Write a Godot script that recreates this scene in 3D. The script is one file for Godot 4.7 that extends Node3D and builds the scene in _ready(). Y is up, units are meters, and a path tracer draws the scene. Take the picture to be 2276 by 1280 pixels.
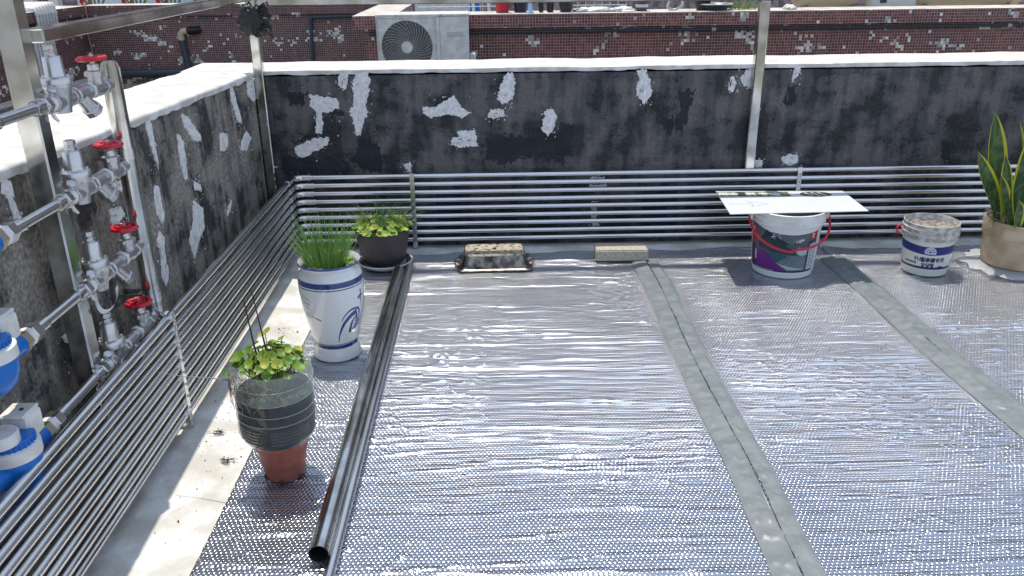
extends Node3D

var M := {}
var used := {}
var rng := RandomNumberGenerator.new()
var fn1 := FastNoiseLite.new()
var fn2 := FastNoiseLite.new()
var fr := FastNoiseLite.new()

# ------------------------------------------------------------------ mesh builder
class MB:
	var v := PackedVector3Array()
	var n := PackedVector3Array()
	var uv := PackedVector2Array()
	var col := PackedColorArray()
	var ix := PackedInt32Array()
	var colored := false
	var cc := Color(1, 1, 1)

	func vert(p: Vector3, nn: Vector3, t := Vector2.ZERO) -> int:
		v.append(p)
		n.append(nn)
		uv.append(t)
		if colored:
			col.append(cc)
		return v.size() - 1

	func tri(a: int, b: int, c: int) -> void:   # counter-clockwise seen from outside
		ix.append(a)
		ix.append(c)
		ix.append(b)

	func quad(a: Vector3, b: Vector3, c: Vector3, d: Vector3, t0 := Vector2(0, 0), t1 := Vector2(1, 1)) -> void:
		var nn := (b - a).cross(c - a)
		if nn.length() < 1e-12:
			nn = (c - a).cross(d - a)
		nn = nn.normalized()
		var i := vert(a, nn, Vector2(t0.x, t1.y))
		vert(b, nn, Vector2(t1.x, t1.y))
		vert(c, nn, Vector2(t1.x, t0.y))
		vert(d, nn, Vector2(t0.x, t0.y))
		tri(i, i + 1, i + 2)
		tri(i, i + 2, i + 3)

	func tri3(a: Vector3, b: Vector3, c: Vector3) -> void:
		var nn := (b - a).cross(c - a).normalized()
		var i := vert(a, nn)
		vert(b, nn)
		vert(c, nn)
		tri(i, i + 1, i + 2)

	# box with chamfered edges
	func box(c: Vector3, s: Vector3, bev := 0.0, bs := Basis.IDENTITY) -> void:
		var h := s * 0.5
		var b: float = minf(bev, minf(h.x, minf(h.y, h.z)) * 0.9)
		var P := func(x: float, y: float, z: float) -> Vector3: return c + bs * Vector3(x, y, z)
		var i := h - Vector3(b, b, b)
		for sg in [-1.0, 1.0]:
			if sg > 0:
				quad(P.call(h.x, -i.y, i.z), P.call(h.x, -i.y, -i.z), P.call(h.x, i.y, -i.z), P.call(h.x, i.y, i.z))
				quad(P.call(-i.x, h.y, i.z), P.call(i.x, h.y, i.z), P.call(i.x, h.y, -i.z), P.call(-i.x, h.y, -i.z))
				quad(P.call(-i.x, -i.y, h.z), P.call(i.x, -i.y, h.z), P.call(i.x, i.y, h.z), P.call(-i.x, i.y, h.z))
			else:
				quad(P.call(-h.x, -i.y, -i.z), P.call(-h.x, -i.y, i.z), P.call(-h.x, i.y, i.z), P.call(-h.x, i.y, -i.z))
				quad(P.call(-i.x, -h.y, -i.z), P.call(i.x, -h.y, -i.z), P.call(i.x, -h.y, i.z), P.call(-i.x, -h.y, i.z))
				quad(P.call(i.x, -i.y, -h.z), P.call(-i.x, -i.y, -h.z), P.call(-i.x, i.y, -h.z), P.call(i.x, i.y, -h.z))
		if b <= 0.0:
			return
		for a in [-1.0, 1.0]:
			for d in [-1.0, 1.0]:
				_q(P.call(a * h.x, d * i.y, -i.z), P.call(a * h.x, d * i.y, i.z), P.call(a * i.x, d * h.y, i.z), P.call(a * i.x, d * h.y, -i.z), bs * Vector3(a, d, 0))
				_q(P.call(a * h.x, -i.y, d * i.z), P.call(a * h.x, i.y, d * i.z), P.call(a * i.x, i.y, d * h.z), P.call(a * i.x, -i.y, d * h.z), bs * Vector3(a, 0, d))
				_q(P.call(-i.x, a * h.y, d * i.z), P.call(i.x, a * h.y, d * i.z), P.call(i.x, a * i.y, d * h.z), P.call(-i.x, a * i.y, d * h.z), bs * Vector3(0, a, d))
				for e in [-1.0, 1.0]:
					var A: Vector3 = P.call(a * h.x, d * i.y, e * i.z)
					var B: Vector3 = P.call(a * i.x, d * h.y, e * i.z)
					var C: Vector3 = P.call(a * i.x, d * i.y, e * h.z)
					if (B - A).cross(C - A).dot(bs * Vector3(a, d, e)) < 0:
						tri3(A, C, B)
					else:
						tri3(A, B, C)

	func _q(a: Vector3, b: Vector3, c: Vector3, d: Vector3, outward: Vector3) -> void:
		if (b - a).cross(c - a).dot(outward) < 0:
			quad(a, d, c, b)
		else:
			quad(a, b, c, d)

	# lathe about local y; profile points (r, y) from bottom to top of the outer side
	func lathe(pr: Array, seg := 24, xf := Transform3D.IDENTITY, u0 := 0.0, u1 := 1.0, vh := 0.0) -> void:
		var m := pr.size()
		var dn := []
		for k in m - 1:
			var e: Vector2 = pr[k + 1] - pr[k]
			dn.append(Vector2(e.y, -e.x).normalized())
		var ln := 0.0
		var lens := [0.0]
		for k in m - 1:
			ln += (pr[k + 1] - pr[k]).length()
			lens.append(ln)
		for k in m - 1:
			var n0: Vector2 = dn[k]
			var n1: Vector2 = dn[k]
			if k > 0 and dn[k - 1].dot(dn[k]) > 0.78:
				n0 = (dn[k - 1] + dn[k]).normalized()
			if k < m - 2 and dn[k + 1].dot(dn[k]) > 0.78:
				n1 = (dn[k + 1] + dn[k]).normalized()
			var st := v.size()
			for s in seg + 1:
				var a := TAU * s / seg
				var ca := cos(a)
				var sa := sin(a)
				var u: float = lerp(u0, u1, float(s) / seg)
				vert(xf * Vector3(pr[k].x * ca, pr[k].y, pr[k].x * sa), (xf.basis * Vector3(n0.x * ca, n0.y, n0.x * sa)).normalized(), Vector2(u, 1.0 - (lens[k] / ln if vh == 0.0 else pr[k].y / vh)))
				vert(xf * Vector3(pr[k + 1].x * ca, pr[k + 1].y, pr[k + 1].x * sa), (xf.basis * Vector3(n1.x * ca, n1.y, n1.x * sa)).normalized(), Vector2(u, 1.0 - (lens[k + 1] / ln if vh == 0.0 else pr[k + 1].y / vh)))
			for s in seg:
				var i := st + s * 2
				tri(i, i + 1, i + 3)
				tri(i, i + 3, i + 2)

	func tube(pts: Array, rad, seg := 10, caps := true) -> void:
		var m := pts.size()
		var t0: Vector3 = (pts[1] - pts[0]).normalized()
		var ref := Vector3.UP if absf(t0.y) < 0.9 else Vector3.RIGHT
		var a: Vector3 = t0.cross(ref).normalized()
		var st := v.size()
		var L := 0.0
		for k in m:
			var t: Vector3 = t0
			if k == 0:
				t = (pts[1] - pts[0]).normalized()
			elif k == m - 1:
				t = (pts[k] - pts[k - 1]).normalized()
			else:
				t = ((pts[k + 1] - pts[k]).normalized() + (pts[k] - pts[k - 1]).normalized()).normalized()
			if k > 0:
				L += (pts[k] - pts[k - 1]).length()
			a = (a - t * a.dot(t)).normalized()
			var b := t.cross(a)
			var r: float = rad[k] if rad is Array else rad
			for s in seg + 1:
				var an := TAU * s / seg
				var d := a * cos(an) + b * sin(an)
				vert(pts[k] + d * r, d, Vector2(float(s) / seg, L))
		for k in m - 1:
			for s in seg:
				var i := st + k * (seg + 1) + s
				tri(i, i + 1, i + seg + 2)
				tri(i, i + seg + 2, i + seg + 1)
		if caps:
			for e in 2:
				var k: int = 0 if e == 0 else m - 1
				var nn: Vector3 = (pts[0] - pts[1]).normalized() if e == 0 else (pts[m - 1] - pts[m - 2]).normalized()
				var c := vert(pts[k], nn)
				var s0 := v.size()
				for s in seg + 1:
					vert(v[st + k * (seg + 1) + s], nn)
				for s in seg:
					if e == 0:
						tri(c, s0 + s + 1, s0 + s)
					else:
						tri(c, s0 + s, s0 + s + 1)

	# flat sided prism along ax
	func prism(c: Vector3, ax: Vector3, r: float, L: float, sides := 6, ch := 0.0015) -> void:
		var ref := Vector3.UP if absf(ax.y) < 0.9 else Vector3.RIGHT
		var a := ax.cross(ref).normalized()
		var b := ax.cross(a)
		var h := ax * L * 0.5
		for s in sides:
			var d0 := a * cos(TAU * s / sides) + b * sin(TAU * s / sides)
			var d1 := a * cos(TAU * (s + 1) / sides) + b * sin(TAU * (s + 1) / sides)
			var o := d0 + d1
			var k := ax * (L * 0.5 - ch)
			_q(c + d0 * r - k, c + d1 * r - k, c + d1 * r + k, c + d0 * r + k, o)
			_q(c + d0 * r + k, c + d1 * r + k, c + d1 * (r - ch) + h, c + d0 * (r - ch) + h, o + ax)
			_q(c + d0 * r - k, c + d1 * r - k, c + d1 * (r - ch) - h, c + d0 * (r - ch) - h, o - ax)
			_q(c + h, c + d0 * (r - ch) + h, c + d1 * (r - ch) + h, c + h, ax)
			_q(c - h, c + d0 * (r - ch) - h, c + d1 * (r - ch) - h, c - h, -ax)

	# regular grid of points: P[row][col]
	func sheet(P: Array, UVs = null, flip := false) -> void:
		var R := P.size()
		var C: int = P[0].size()
		var st := v.size()
		for r in R:
			for c in C:
				var du: Vector3 = P[r][mini(c + 1, C - 1)] - P[r][maxi(c - 1, 0)]
				var dv: Vector3 = P[mini(r + 1, R - 1)][c] - P[maxi(r - 1, 0)][c]
				var nn := du.cross(dv).normalized()
				if flip:
					nn = -nn
				var t: Vector2 = UVs[r][c] if UVs != null else Vector2(float(c) / (C - 1), 1.0 - float(r) / (R - 1))
				vert(P[r][c], nn, t)
		for r in R - 1:
			for c in C - 1:
				var i := st + r * C + c
				if flip:
					tri(i, i + C + 1, i + 1)
					tri(i, i + C, i + C + 1)
				else:
					tri(i, i + 1, i + C + 1)
					tri(i, i + C + 1, i + C)

	# flat polygon with thickness: pts in the plane (ax, ay), raised along nz by th
	func plate(pts: PackedVector2Array, o: Vector3, ax: Vector3, ay: Vector3, th: float, inset := 0.0, uvs := 1.0) -> void:
		var nz := ax.cross(ay).normalized()
		var cen := Vector2.ZERO
		for p in pts:
			cen += p
		cen /= pts.size()
		var top := PackedVector2Array()
		for p in pts:
			top.append(p + (cen - p).normalized() * inset)
		var id := Geometry2D.triangulate_polygon(top)
		if id.is_empty():
			return
		var st := v.size()
		for p in top:
			vert(o + ax * p.x + ay * p.y + nz * th, nz, p * uvs)
		for k in range(0, id.size(), 3):
			var A: Vector3 = v[st + id[k]]
			var B: Vector3 = v[st + id[k + 1]]
			var C: Vector3 = v[st + id[k + 2]]
			if (B - A).cross(C - A).dot(nz) > 0:
				tri(st + id[k], st + id[k + 1], st + id[k + 2])
			else:
				tri(st + id[k], st + id[k + 2], st + id[k + 1])
		var m := pts.size()
		for k in m:
			var j := (k + 1) % m
			var a := o + ax * pts[k].x + ay * pts[k].y
			var b := o + ax * pts[j].x + ay * pts[j].y
			var c := o + ax * top[j].x + ay * top[j].y + nz * th
			var d := o + ax * top[k].x + ay * top[k].y + nz * th
			var ow := ax * (pts[k].x - cen.x) + ay * (pts[k].y - cen.y)
			_q(a, b, c, d, ow)

	func mesh() -> ArrayMesh:
		var arr := []
		arr.resize(Mesh.ARRAY_MAX)
		arr[Mesh.ARRAY_VERTEX] = v
		arr[Mesh.ARRAY_NORMAL] = n
		arr[Mesh.ARRAY_TEX_UV] = uv
		if colored:
			arr[Mesh.ARRAY_COLOR] = col
		arr[Mesh.ARRAY_INDEX] = ix
		var am := ArrayMesh.new()
		am.add_surface_from_arrays(Mesh.PRIMITIVE_TRIANGLES, arr)
		return am

# ------------------------------------------------------------------ scene helpers
func numbered(called: String) -> String:
	if not used.has(called):
		used[called] = 0
		return called
	used[called] += 1
	return "%s_%03d" % [called, used[called]]

func tag(o: Node, label: String, category: String, group := "", kind := "") -> void:
	o.set_meta("label", label)
	if category != "":
		o.set_meta("category", category)
	if group != "":
		o.set_meta("group", group)
	if kind != "":
		o.set_meta("kind", kind)

func thing(called: String, label: String, category: String, at := Vector3.ZERO, turn := 0.0, group := "") -> Node3D:
	var o := Node3D.new()
	o.name = numbered(called)
	add_child(o, true)
	o.position = at
	o.rotation.y = turn
	tag(o, label, category, group)
	return o

func part(called: String, mb: MB, m: Material, parent: Node) -> MeshInstance3D:
	return part_mesh(called, mb.mesh(), m, parent)

func part_mesh(called: String, am: Mesh, m: Material, parent: Node) -> MeshInstance3D:
	var o := MeshInstance3D.new()
	o.name = numbered(called) if parent == self else called
	o.mesh = am
	o.material_override = m
	parent.add_child(o, true)
	return o

func single(called: String, mb: MB, m: Material, label: String, category: String, group := "", kind := "") -> MeshInstance3D:
	var o := part(called, mb, m, self)
	tag(o, label, category, group, kind)
	return o

func setting(called: String, mb: MB, m: Material) -> MeshInstance3D:
	var o := part(called, mb, m, self)
	o.set_meta("kind", "structure")
	return o

func lin(r: float, g: float, b: float) -> Color:
	return Color(r, g, b).linear_to_srgb()

func mat(c: Color, rough := 0.6, metal := 0.0) -> StandardMaterial3D:
	var m := StandardMaterial3D.new()
	m.albedo_color = c
	m.roughness = rough
	m.metallic = metal
	return m

func noise_bytes(sz: int, freq: float, sd: int, oct := 4, kind := FastNoiseLite.TYPE_SIMPLEX_SMOOTH, h := 0) -> PackedByteArray:
	var f := FastNoiseLite.new()
	f.seed = sd
	f.noise_type = kind
	f.frequency = freq
	f.fractal_type = FastNoiseLite.FRACTAL_FBM
	f.fractal_octaves = oct
	var im := f.get_seamless_image(sz, sz if h == 0 else h)
	im.convert(Image.FORMAT_L8)
	return im.get_data()

# a tileable colour picture that runs from a to b with noise
func grain_tex(sz: int, freq: float, sd: int, a: Color, b: Color, speck := 0.0, oct := 5) -> ImageTexture:
	var d := noise_bytes(sz, freq, sd, oct)
	var lut := []
	for k in 256:
		var t: float = smoothstep(0.22, 0.78, k / 255.0)
		lut.append(a.lerp(b, t))
	var out := PackedByteArray()
	out.resize(sz * sz * 3)
	var r := RandomNumberGenerator.new()
	r.seed = sd * 7 + 1
	for k in sz * sz:
		var c: Color = lut[d[k]]
		var s := 1.0
		if speck > 0.0:
			s = 1.0 - speck * r.randf()
		out[k * 3] = int(clamp(c.r * s, 0, 1) * 255)
		out[k * 3 + 1] = int(clamp(c.g * s, 0, 1) * 255)
		out[k * 3 + 2] = int(clamp(c.b * s, 0, 1) * 255)
	return ImageTexture.create_from_image(Image.create_from_data(sz, sz, false, Image.FORMAT_RGB8, out))

func noise_normal(sz: int, freq: float, sd: int, strength := 4.0, oct := 5) -> ImageTexture:
	var d := noise_bytes(sz, freq, sd, oct)
	var src := Image.create_from_data(sz, sz, false, Image.FORMAT_L8, d)
	src.convert(Image.FORMAT_RGBA8)
	var im := Image.create(sz + 16, sz + 16, false, Image.FORMAT_RGBA8)   # wrapped border, so that the map tiles
	for ox in [-1, 0, 1]:
		for oy in [-1, 0, 1]:
			im.blit_rect(src, Rect2i(0, 0, sz, sz), Vector2i(8 + ox * sz, 8 + oy * sz))
	im.bump_map_to_normal_map(strength)
	return ImageTexture.create_from_image(im.get_region(Rect2i(8, 8, sz, sz)))

func triplanar(m: StandardMaterial3D, sc: float) -> StandardMaterial3D:
	m.uv1_triplanar = true
	m.uv1_world_triplanar = true
	m.uv1_scale = Vector3(sc, sc, sc)
	return m

func arc(c: Vector3, a: Vector3, b: Vector3, t0: float, t1: float, k := 8) -> Array:
	var o := []
	for i in k + 1:
		var t: float = lerp(t0, t1, float(i) / k)
		o.append(c + a * cos(t) + b * sin(t))
	return o

func ragged(flat: Array, sd: int, amp := 0.006, step := 0.012) -> PackedVector2Array:
	var src := []
	for k in range(0, flat.size(), 2):
		src.append(Vector2(flat[k], flat[k + 1]))
	var r := RandomNumberGenerator.new()
	r.seed = sd
	var out := PackedVector2Array()
	var m := src.size()
	for k in m:
		var a: Vector2 = src[k]
		var b: Vector2 = src[(k + 1) % m]
		var cnt: int = maxi(1, int((b - a).length() / step))
		for j in cnt:
			out.append(a.lerp(b, float(j) / cnt) + Vector2(r.randf_range(-amp, amp), r.randf_range(-amp, amp)))
	if amp > 0.0005:   # keep the outline simple, so that it can be filled
		var cen := Vector2.ZERO
		for p in out:
			cen += p
		cen /= out.size()
		var top := PackedVector2Array()
		for p in out:
			top.append(p + (cen - p).normalized() * 0.003)
		if Geometry2D.triangulate_polygon(top).is_empty():
			return ragged(flat, sd + 1, amp * 0.75, step * 1.15)
	return out

# ------------------------------------------------------------------ start
func _ready() -> void:
	rng.seed = 4711
	set_camera_and_light()
	make_materials()
	build_floor()
	build_parapets()
	build_background()
	build_foil()
	build_pipe_rack()
	build_railing()
	build_meter_manifold()
	build_pots()
	build_buckets()
	build_loose_things()
	build_clutter()

func set_camera_and_light() -> void:
	var cam := Camera3D.new()
	cam.name = "camera"
	cam.transform = Transform3D(Basis(Vector3(0.99963854, -0.01047356, 0.02476069), Vector3(0.01892515, 0.92828409, -0.37138995), Vector3(-0.01909518, 0.37172431, 0.92814676)), Vector3(0, 1.35, 0))
	cam.fov = 38.286
	cam.near = 0.05
	cam.far = 400.0
	add_child(cam)
	cam.current = true
	var we := WorldEnvironment.new()
	we.name = "environment"
	var e := Environment.new()
	e.background_mode = Environment.BG_SKY
	var sky := Sky.new()
	var sm := ProceduralSkyMaterial.new()
	sm.sky_top_color = Color(0.66, 0.73, 0.84)
	sm.sky_horizon_color = Color(0.82, 0.86, 0.92)
	sm.sky_curve = 0.2
	sm.ground_bottom_color = Color(0.35, 0.34, 0.33)
	sm.ground_horizon_color = Color(0.6, 0.6, 0.6)
	sm.sun_angle_max = 1.0
	sky.sky_material = sm
	e.sky = sky
	e.background_energy_multiplier = 1.3
	e.tonemap_mode = Environment.TONE_MAPPER_LINEAR
	e.tonemap_exposure = 1.05
	e.sdfgi_enabled = true
	e.ssao_enabled = true
	e.ssil_enabled = true
	we.environment = e
	add_child(we)
	var sun := DirectionalLight3D.new()
	sun.name = "sun"
	sun.light_energy = 1.3
	sun.light_color = Color(1.0, 0.965, 0.91)
	sun.light_angular_distance = 0.5
	sun.shadow_enabled = true
	add_child(sun)
	# light travels towards +x and +z: the sun stands beyond the back parapet, a little to its left
	sun.look_at_from_position(Vector3.ZERO, Vector3(0.09, -1.0, 0.31), Vector3.UP)
const BACK_PUTTY := [
	[-0.709,0.855,-0.666,0.857,-0.676,0.800,-0.693,0.775,-0.715,0.785,-0.723,0.807],
	[-0.630,0.857,-0.581,0.857,-0.568,0.824,-0.579,0.760,-0.601,0.688,-0.590,0.669,-0.615,0.629,-0.634,0.562,-0.654,0.556,-0.668,0.630,-0.681,0.676,-0.660,0.696,-0.649,0.748,-0.655,0.800],
	[-0.858,0.758,-0.781,0.743,-0.735,0.736,-0.723,0.690,-0.774,0.675,-0.807,0.672,-0.805,0.632,-0.817,0.572,-0.850,0.572,-0.837,0.639,-0.839,0.685,-0.858,0.699],
	[-0.957,0.510,-0.853,0.549,-0.785,0.555,-0.788,0.524,-0.859,0.484,-0.926,0.451,-0.945,0.465],
	[-0.332,0.694,-0.282,0.687,-0.228,0.716,-0.181,0.741,-0.149,0.688,-0.107,0.661,-0.144,0.635,-0.204,0.653,-0.271,0.644,-0.298,0.638,-0.333,0.665],
	[-0.017,0.673,0.053,0.676,0.060,0.642,-0.004,0.627,-0.024,0.637],
	[0.069,0.845,0.099,0.841,0.108,0.802,0.097,0.724,0.044,0.692,0.021,0.725,0.039,0.790],
	[-0.173,0.575,-0.086,0.578,-0.074,0.499,-0.156,0.494,-0.206,0.508,-0.198,0.542,-0.168,0.542],
	[-0.441,0.412,-0.410,0.428,-0.392,0.408,-0.406,0.377,-0.426,0.381],
	[0.237,0.616,0.254,0.673,0.287,0.675,0.303,0.642,0.292,0.575,0.258,0.545,0.234,0.569],
	[0.675,0.849,0.718,0.852,0.740,0.806,0.756,0.748,0.744,0.715,0.719,0.689,0.684,0.729,0.675,0.781,0.693,0.807],
	[1.195,0.845,1.222,0.845,1.226,0.800,1.217,0.754,1.182,0.774,1.165,0.807,1.187,0.820],
	[1.119,0.808,1.138,0.811,1.154,0.781,1.138,0.739,1.117,0.749],
	[1.421,0.849,1.447,0.852,1.448,0.816,1.415,0.784,1.414,0.817],
	[1.405,0.417,1.441,0.437,1.490,0.430,1.488,0.391,1.448,0.378,1.411,0.399],
	[1.271,0.412,1.316,0.408,1.316,0.373,1.275,0.374],
	[0.476,0.341,0.539,0.340,0.543,0.322,0.477,0.323],
	[0.467,0.302,0.554,0.301,0.537,0.276,0.474,0.281],
	[0.476,0.216,0.511,0.216,0.507,0.121,0.529,0.084,0.486,0.085],
]
const BACK_DARK := [
	[-0.969,0.766,-0.870,0.767,-0.870,0.712,-0.969,0.710],
	[-0.773,0.691,-0.708,0.677,-0.700,0.650,-0.763,0.651],
	[-0.644,0.556,-0.572,0.534,-0.530,0.459,-0.549,0.376,-0.657,0.398,-0.688,0.434],
	[-0.033,0.553,-0.005,0.559,0.224,0.536,0.234,0.542,0.298,0.548,0.332,0.608,0.399,0.594,0.388,0.465,0.334,0.403,0.197,0.454,0.026,0.401,-0.042,0.444],
	[0.883,0.752,0.956,0.751,0.948,0.672,0.904,0.525,0.879,0.593],
	[1.400,0.765,1.445,0.758,1.447,0.678,1.393,0.679],
	[1.405,0.592,1.453,0.591,1.456,0.447,1.428,0.448],
	[2.176,0.491,2.246,0.483,2.259,0.379,2.199,0.401],
	[0.818,0.608,0.870,0.634,0.868,0.566,0.828,0.540],
	[-1.022,0.473,-0.781,0.456,-0.690,0.413,-0.693,0.371,-1.019,0.377],
	[-0.961,0.540,-0.850,0.572,-0.811,0.565,-0.922,0.526],
]
const LEFT_PUTTY := [
	[-2.670,0.891,-2.694,0.880,-2.699,0.825,-2.697,0.714,-2.678,0.752,-2.664,0.814,-2.651,0.861],
	[-2.904,0.793,-2.950,0.754,-2.933,0.621,-2.905,0.623,-2.891,0.717],
	[-2.969,0.843,-3.027,0.825,-3.127,0.739,-3.131,0.712,-3.046,0.734,-2.985,0.798],
	[-3.354,0.702,-3.440,0.682,-3.438,0.635,-3.391,0.619,-3.332,0.635],
	[-3.563,0.858,-3.598,0.847,-3.650,0.732,-3.659,0.681,-3.611,0.696,-3.559,0.806],
	[-3.717,0.639,-3.778,0.595,-3.678,0.556,-3.598,0.577,-3.624,0.608],
	[-3.823,0.861,-3.965,0.833,-3.936,0.747,-3.893,0.734,-3.807,0.780],
	[-2.644,0.678,-2.669,0.665,-2.676,0.557,-2.650,0.541,-2.620,0.584,-2.619,0.636],
	[-2.618,0.527,-2.643,0.500,-2.627,0.436,-2.630,0.370,-2.595,0.338,-2.575,0.376,-2.595,0.448,-2.582,0.501],
	[-2.955,0.537,-3.040,0.480,-3.023,0.408,-2.944,0.378,-2.878,0.336,-2.857,0.408,-2.874,0.429,-2.916,0.453],
	[-3.299,0.381,-3.376,0.418,-3.361,0.386,-3.304,0.370],
	[-2.306,0.695,-2.376,0.679,-2.394,0.652,-2.333,0.628,-2.302,0.646],
	[-2.352,0.757,-2.417,0.748,-2.403,0.718,-2.352,0.736],
	[-1.835,0.904,-1.865,0.893,-1.861,0.845,-1.880,0.789,-1.849,0.788,-1.843,0.857,-1.825,0.868],
	[-2.990,0.596,-3.049,0.570,-3.053,0.542,-2.984,0.566],
	[-1.918,0.475,-1.990,0.449,-2.041,0.401,-2.085,0.306,-2.014,0.359,-1.956,0.425],
]

func bubble_height() -> ImageTexture:
	var w := 256
	var h := 222
	var out := PackedByteArray()
	out.resize(w * h)
	var px := w / 8.0
	var py := h / 8.0
	var R := px * 0.46
	for y in h:
		for x in w:
			var best := 1e9
			var row := int(floor(y / py))
			for dr in [-1, 0, 1]:
				var rr: int = row + dr
				var cy := (rr + 0.5) * py
				var off := 0.5 if posmod(rr, 2) == 1 else 0.0
				var cx: float = (round(x / px - off) + off) * px
				var dx := x - cx
				var dy := y - cy
				best = minf(best, dx * dx + dy * dy)
			var t: float = sqrt(best) / R
			var z := 0.0
			if t < 1.0:
				z = pow(1.0 - t * t * t, 0.6)
			out[y * w + x] = int(z * 255)
	return ImageTexture.create_from_image(Image.create_from_data(w, h, false, Image.FORMAT_L8, out))

func tint_tex(sz: int, base: Color, tints: Array, amount: float, sd: int, freq: float) -> ImageTexture:
	var fields := []
	for k in tints.size():
		fields.append(noise_bytes(sz, freq * (1.0 + 0.3 * k), sd + k, 3))
	var out := PackedByteArray()
	out.resize(sz * sz * 3)
	for i in sz * sz:
		var c := base
		for k in tints.size():
			var t: float = clamp((fields[k][i] / 255.0 - 0.5) * 3.0, 0.0, 1.0)
			c = c.lerp(tints[k], t * amount)
		out[i * 3] = int(c.r * 255)
		out[i * 3 + 1] = int(c.g * 255)
		out[i * 3 + 2] = int(c.b * 255)
	return ImageTexture.create_from_image(Image.create_from_data(sz, sz, false, Image.FORMAT_RGB8, out))

func make_materials() -> void:
	fn1.seed = 11
	fn1.frequency = 1.0
	fn1.fractal_type = FastNoiseLite.FRACTAL_NONE
	fn2.seed = 23
	fn2.frequency = 1.0
	fn2.fractal_octaves = 3
	fr.seed = 5
	fr.frequency = 1.0
	fr.fractal_type = FastNoiseLite.FRACTAL_RIDGED
	fr.fractal_octaves = 2
	# metals
	M.steel = mat(lin(0.70, 0.70, 0.69), 0.2, 1.0)
	M.steel_mirror = triplanar(mat(lin(0.72, 0.72, 0.70), 0.15, 1.0), 1.5)
	M.steel_mirror.albedo_texture = grain_tex(256, 0.012, 92, Color(0.8, 0.79, 0.75), Color(1, 1, 1))
	M.cast = mat(lin(0.62, 0.62, 0.62), 0.30, 0.95)
	M.cast.normal_enabled = true
	M.cast.normal_texture = noise_normal(256, 0.06, 17, 3.0)
	M.cast.normal_scale = 0.15
	triplanar(M.cast, 6.0)
	M.tape_white = mat(lin(0.72, 0.72, 0.71), 0.6)
	M.red = mat(lin(0.55, 0.012, 0.03), 0.35)
	M.brass = mat(lin(0.45, 0.38, 0.26), 0.4, 0.8)
	M.blue = mat(lin(0.003, 0.14, 0.50), 0.32)
	M.white_plastic = mat(lin(0.74, 0.74, 0.72), 0.4)
	M.white_plastic.albedo_texture = grain_tex(256, 0.015, 93, Color(0.92, 0.91, 0.89), Color(1, 1, 1))
	triplanar(M.white_plastic, 3.0)
	M.black_plastic = mat(lin(0.006, 0.0065, 0.008), 0.42)
	M.black_wire = mat(lin(0.02, 0.02, 0.02), 0.5)
	# paint and masonry
	M.coping = mat(lin(0.78, 0.78, 0.77), 0.8)
	M.coping.albedo_texture = grain_tex(512, 0.012, 31, Color(0.85, 0.84, 0.82), Color(1, 1, 1), 0.05)
	M.coping.normal_enabled = true
	M.coping.normal_texture = noise_normal(512, 0.03, 32, 5.0)
	M.coping.normal_scale = 0.22
	triplanar(M.coping, 1.3)
	M.putty = mat(lin(0.86, 0.86, 0.86), 0.8)
	M.putty.albedo_texture = grain_tex(256, 0.03, 33, Color(0.91, 0.91, 0.91), Color(1, 1, 1), 0.04)
	M.putty.normal_enabled = true
	M.putty.normal_texture = noise_normal(256, 0.03, 34, 6.0)
	triplanar(M.putty, 5.0)
	M.floor = mat(lin(0.70, 0.70, 0.685), 0.6)
	M.floor.albedo_texture = grain_tex(512, 0.01, 35, Color(0.88, 0.87, 0.84), Color(1, 1, 1), 0.04)
	M.floor.normal_enabled = true
	M.floor.normal_texture = noise_normal(512, 0.04, 36, 2.5)
	M.floor.normal_scale = 0.5
	triplanar(M.floor, 1.1)
	M.concrete = mat(lin(0.56, 0.51, 0.42), 0.9)
	M.concrete.albedo_texture = grain_tex(256, 0.05, 37, Color(0.86, 0.85, 0.83), Color(1, 1, 1), 0.10)
	M.concrete.normal_enabled = true
	M.concrete.normal_texture = noise_normal(256, 0.12, 38, 2.0)
	triplanar(M.concrete, 5.0)
	# foil and tape
	M.foil = mat(Color(1, 1, 1), 0.16, 0.92)
	M.foil.albedo_texture = tint_tex(512, lin(0.54, 0.555, 0.595), [lin(0.58, 0.42, 0.62), lin(0.42, 0.60, 0.57), lin(0.47, 0.52, 0.64)], 0.6, 41, 0.02)
	M.foil.uv1_scale = Vector3(1, 1, 1)
	M.foil.heightmap_enabled = true
	M.foil.heightmap_texture = bubble_height()
	M.foil.heightmap_scale = 0.12
	M.duct = mat(lin(0.21, 0.23, 0.235), 0.33)
	M.duct.albedo_texture = grain_tex(256, 0.02, 43, Color(0.88, 0.9, 0.9), Color(1, 1, 1))
	triplanar(M.duct, 2.0)
	# plants
	M.leaf = mat(Color(1, 1, 1), 0.5)
	M.leaf.vertex_color_use_as_albedo = true
	M.leaf.backlight_enabled = true
	M.leaf.backlight = Color(0.5, 0.6, 0.25)
	M.soil = mat(lin(0.035, 0.03, 0.024), 0.95)
	M.soil.normal_enabled = true
	M.soil.normal_texture = noise_normal(256, 0.08, 51, 9.0)
	triplanar(M.soil, 8.0)
	M.twig = mat(lin(0.03, 0.028, 0.028), 0.8)
	M.root = mat(lin(0.30, 0.26, 0.21), 0.9)

# ------------------------------------------------------------------ floor
func build_floor() -> void:
	var mb := MB.new()
	mb.box(Vector3(2.0, -0.15, -1.0), Vector3(6.6, 0.30, 6.4))
	setting("roof_floor", mb, M.floor)
	var lower := MB.new()
	lower.box(Vector3(0, -6.2, -20), Vector3(400, 0.4, 400))
	var o := setting("ground", lower, mat(lin(0.18, 0.18, 0.17), 0.9))
	o.set_meta("label", "grey ground far below the roof")

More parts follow.
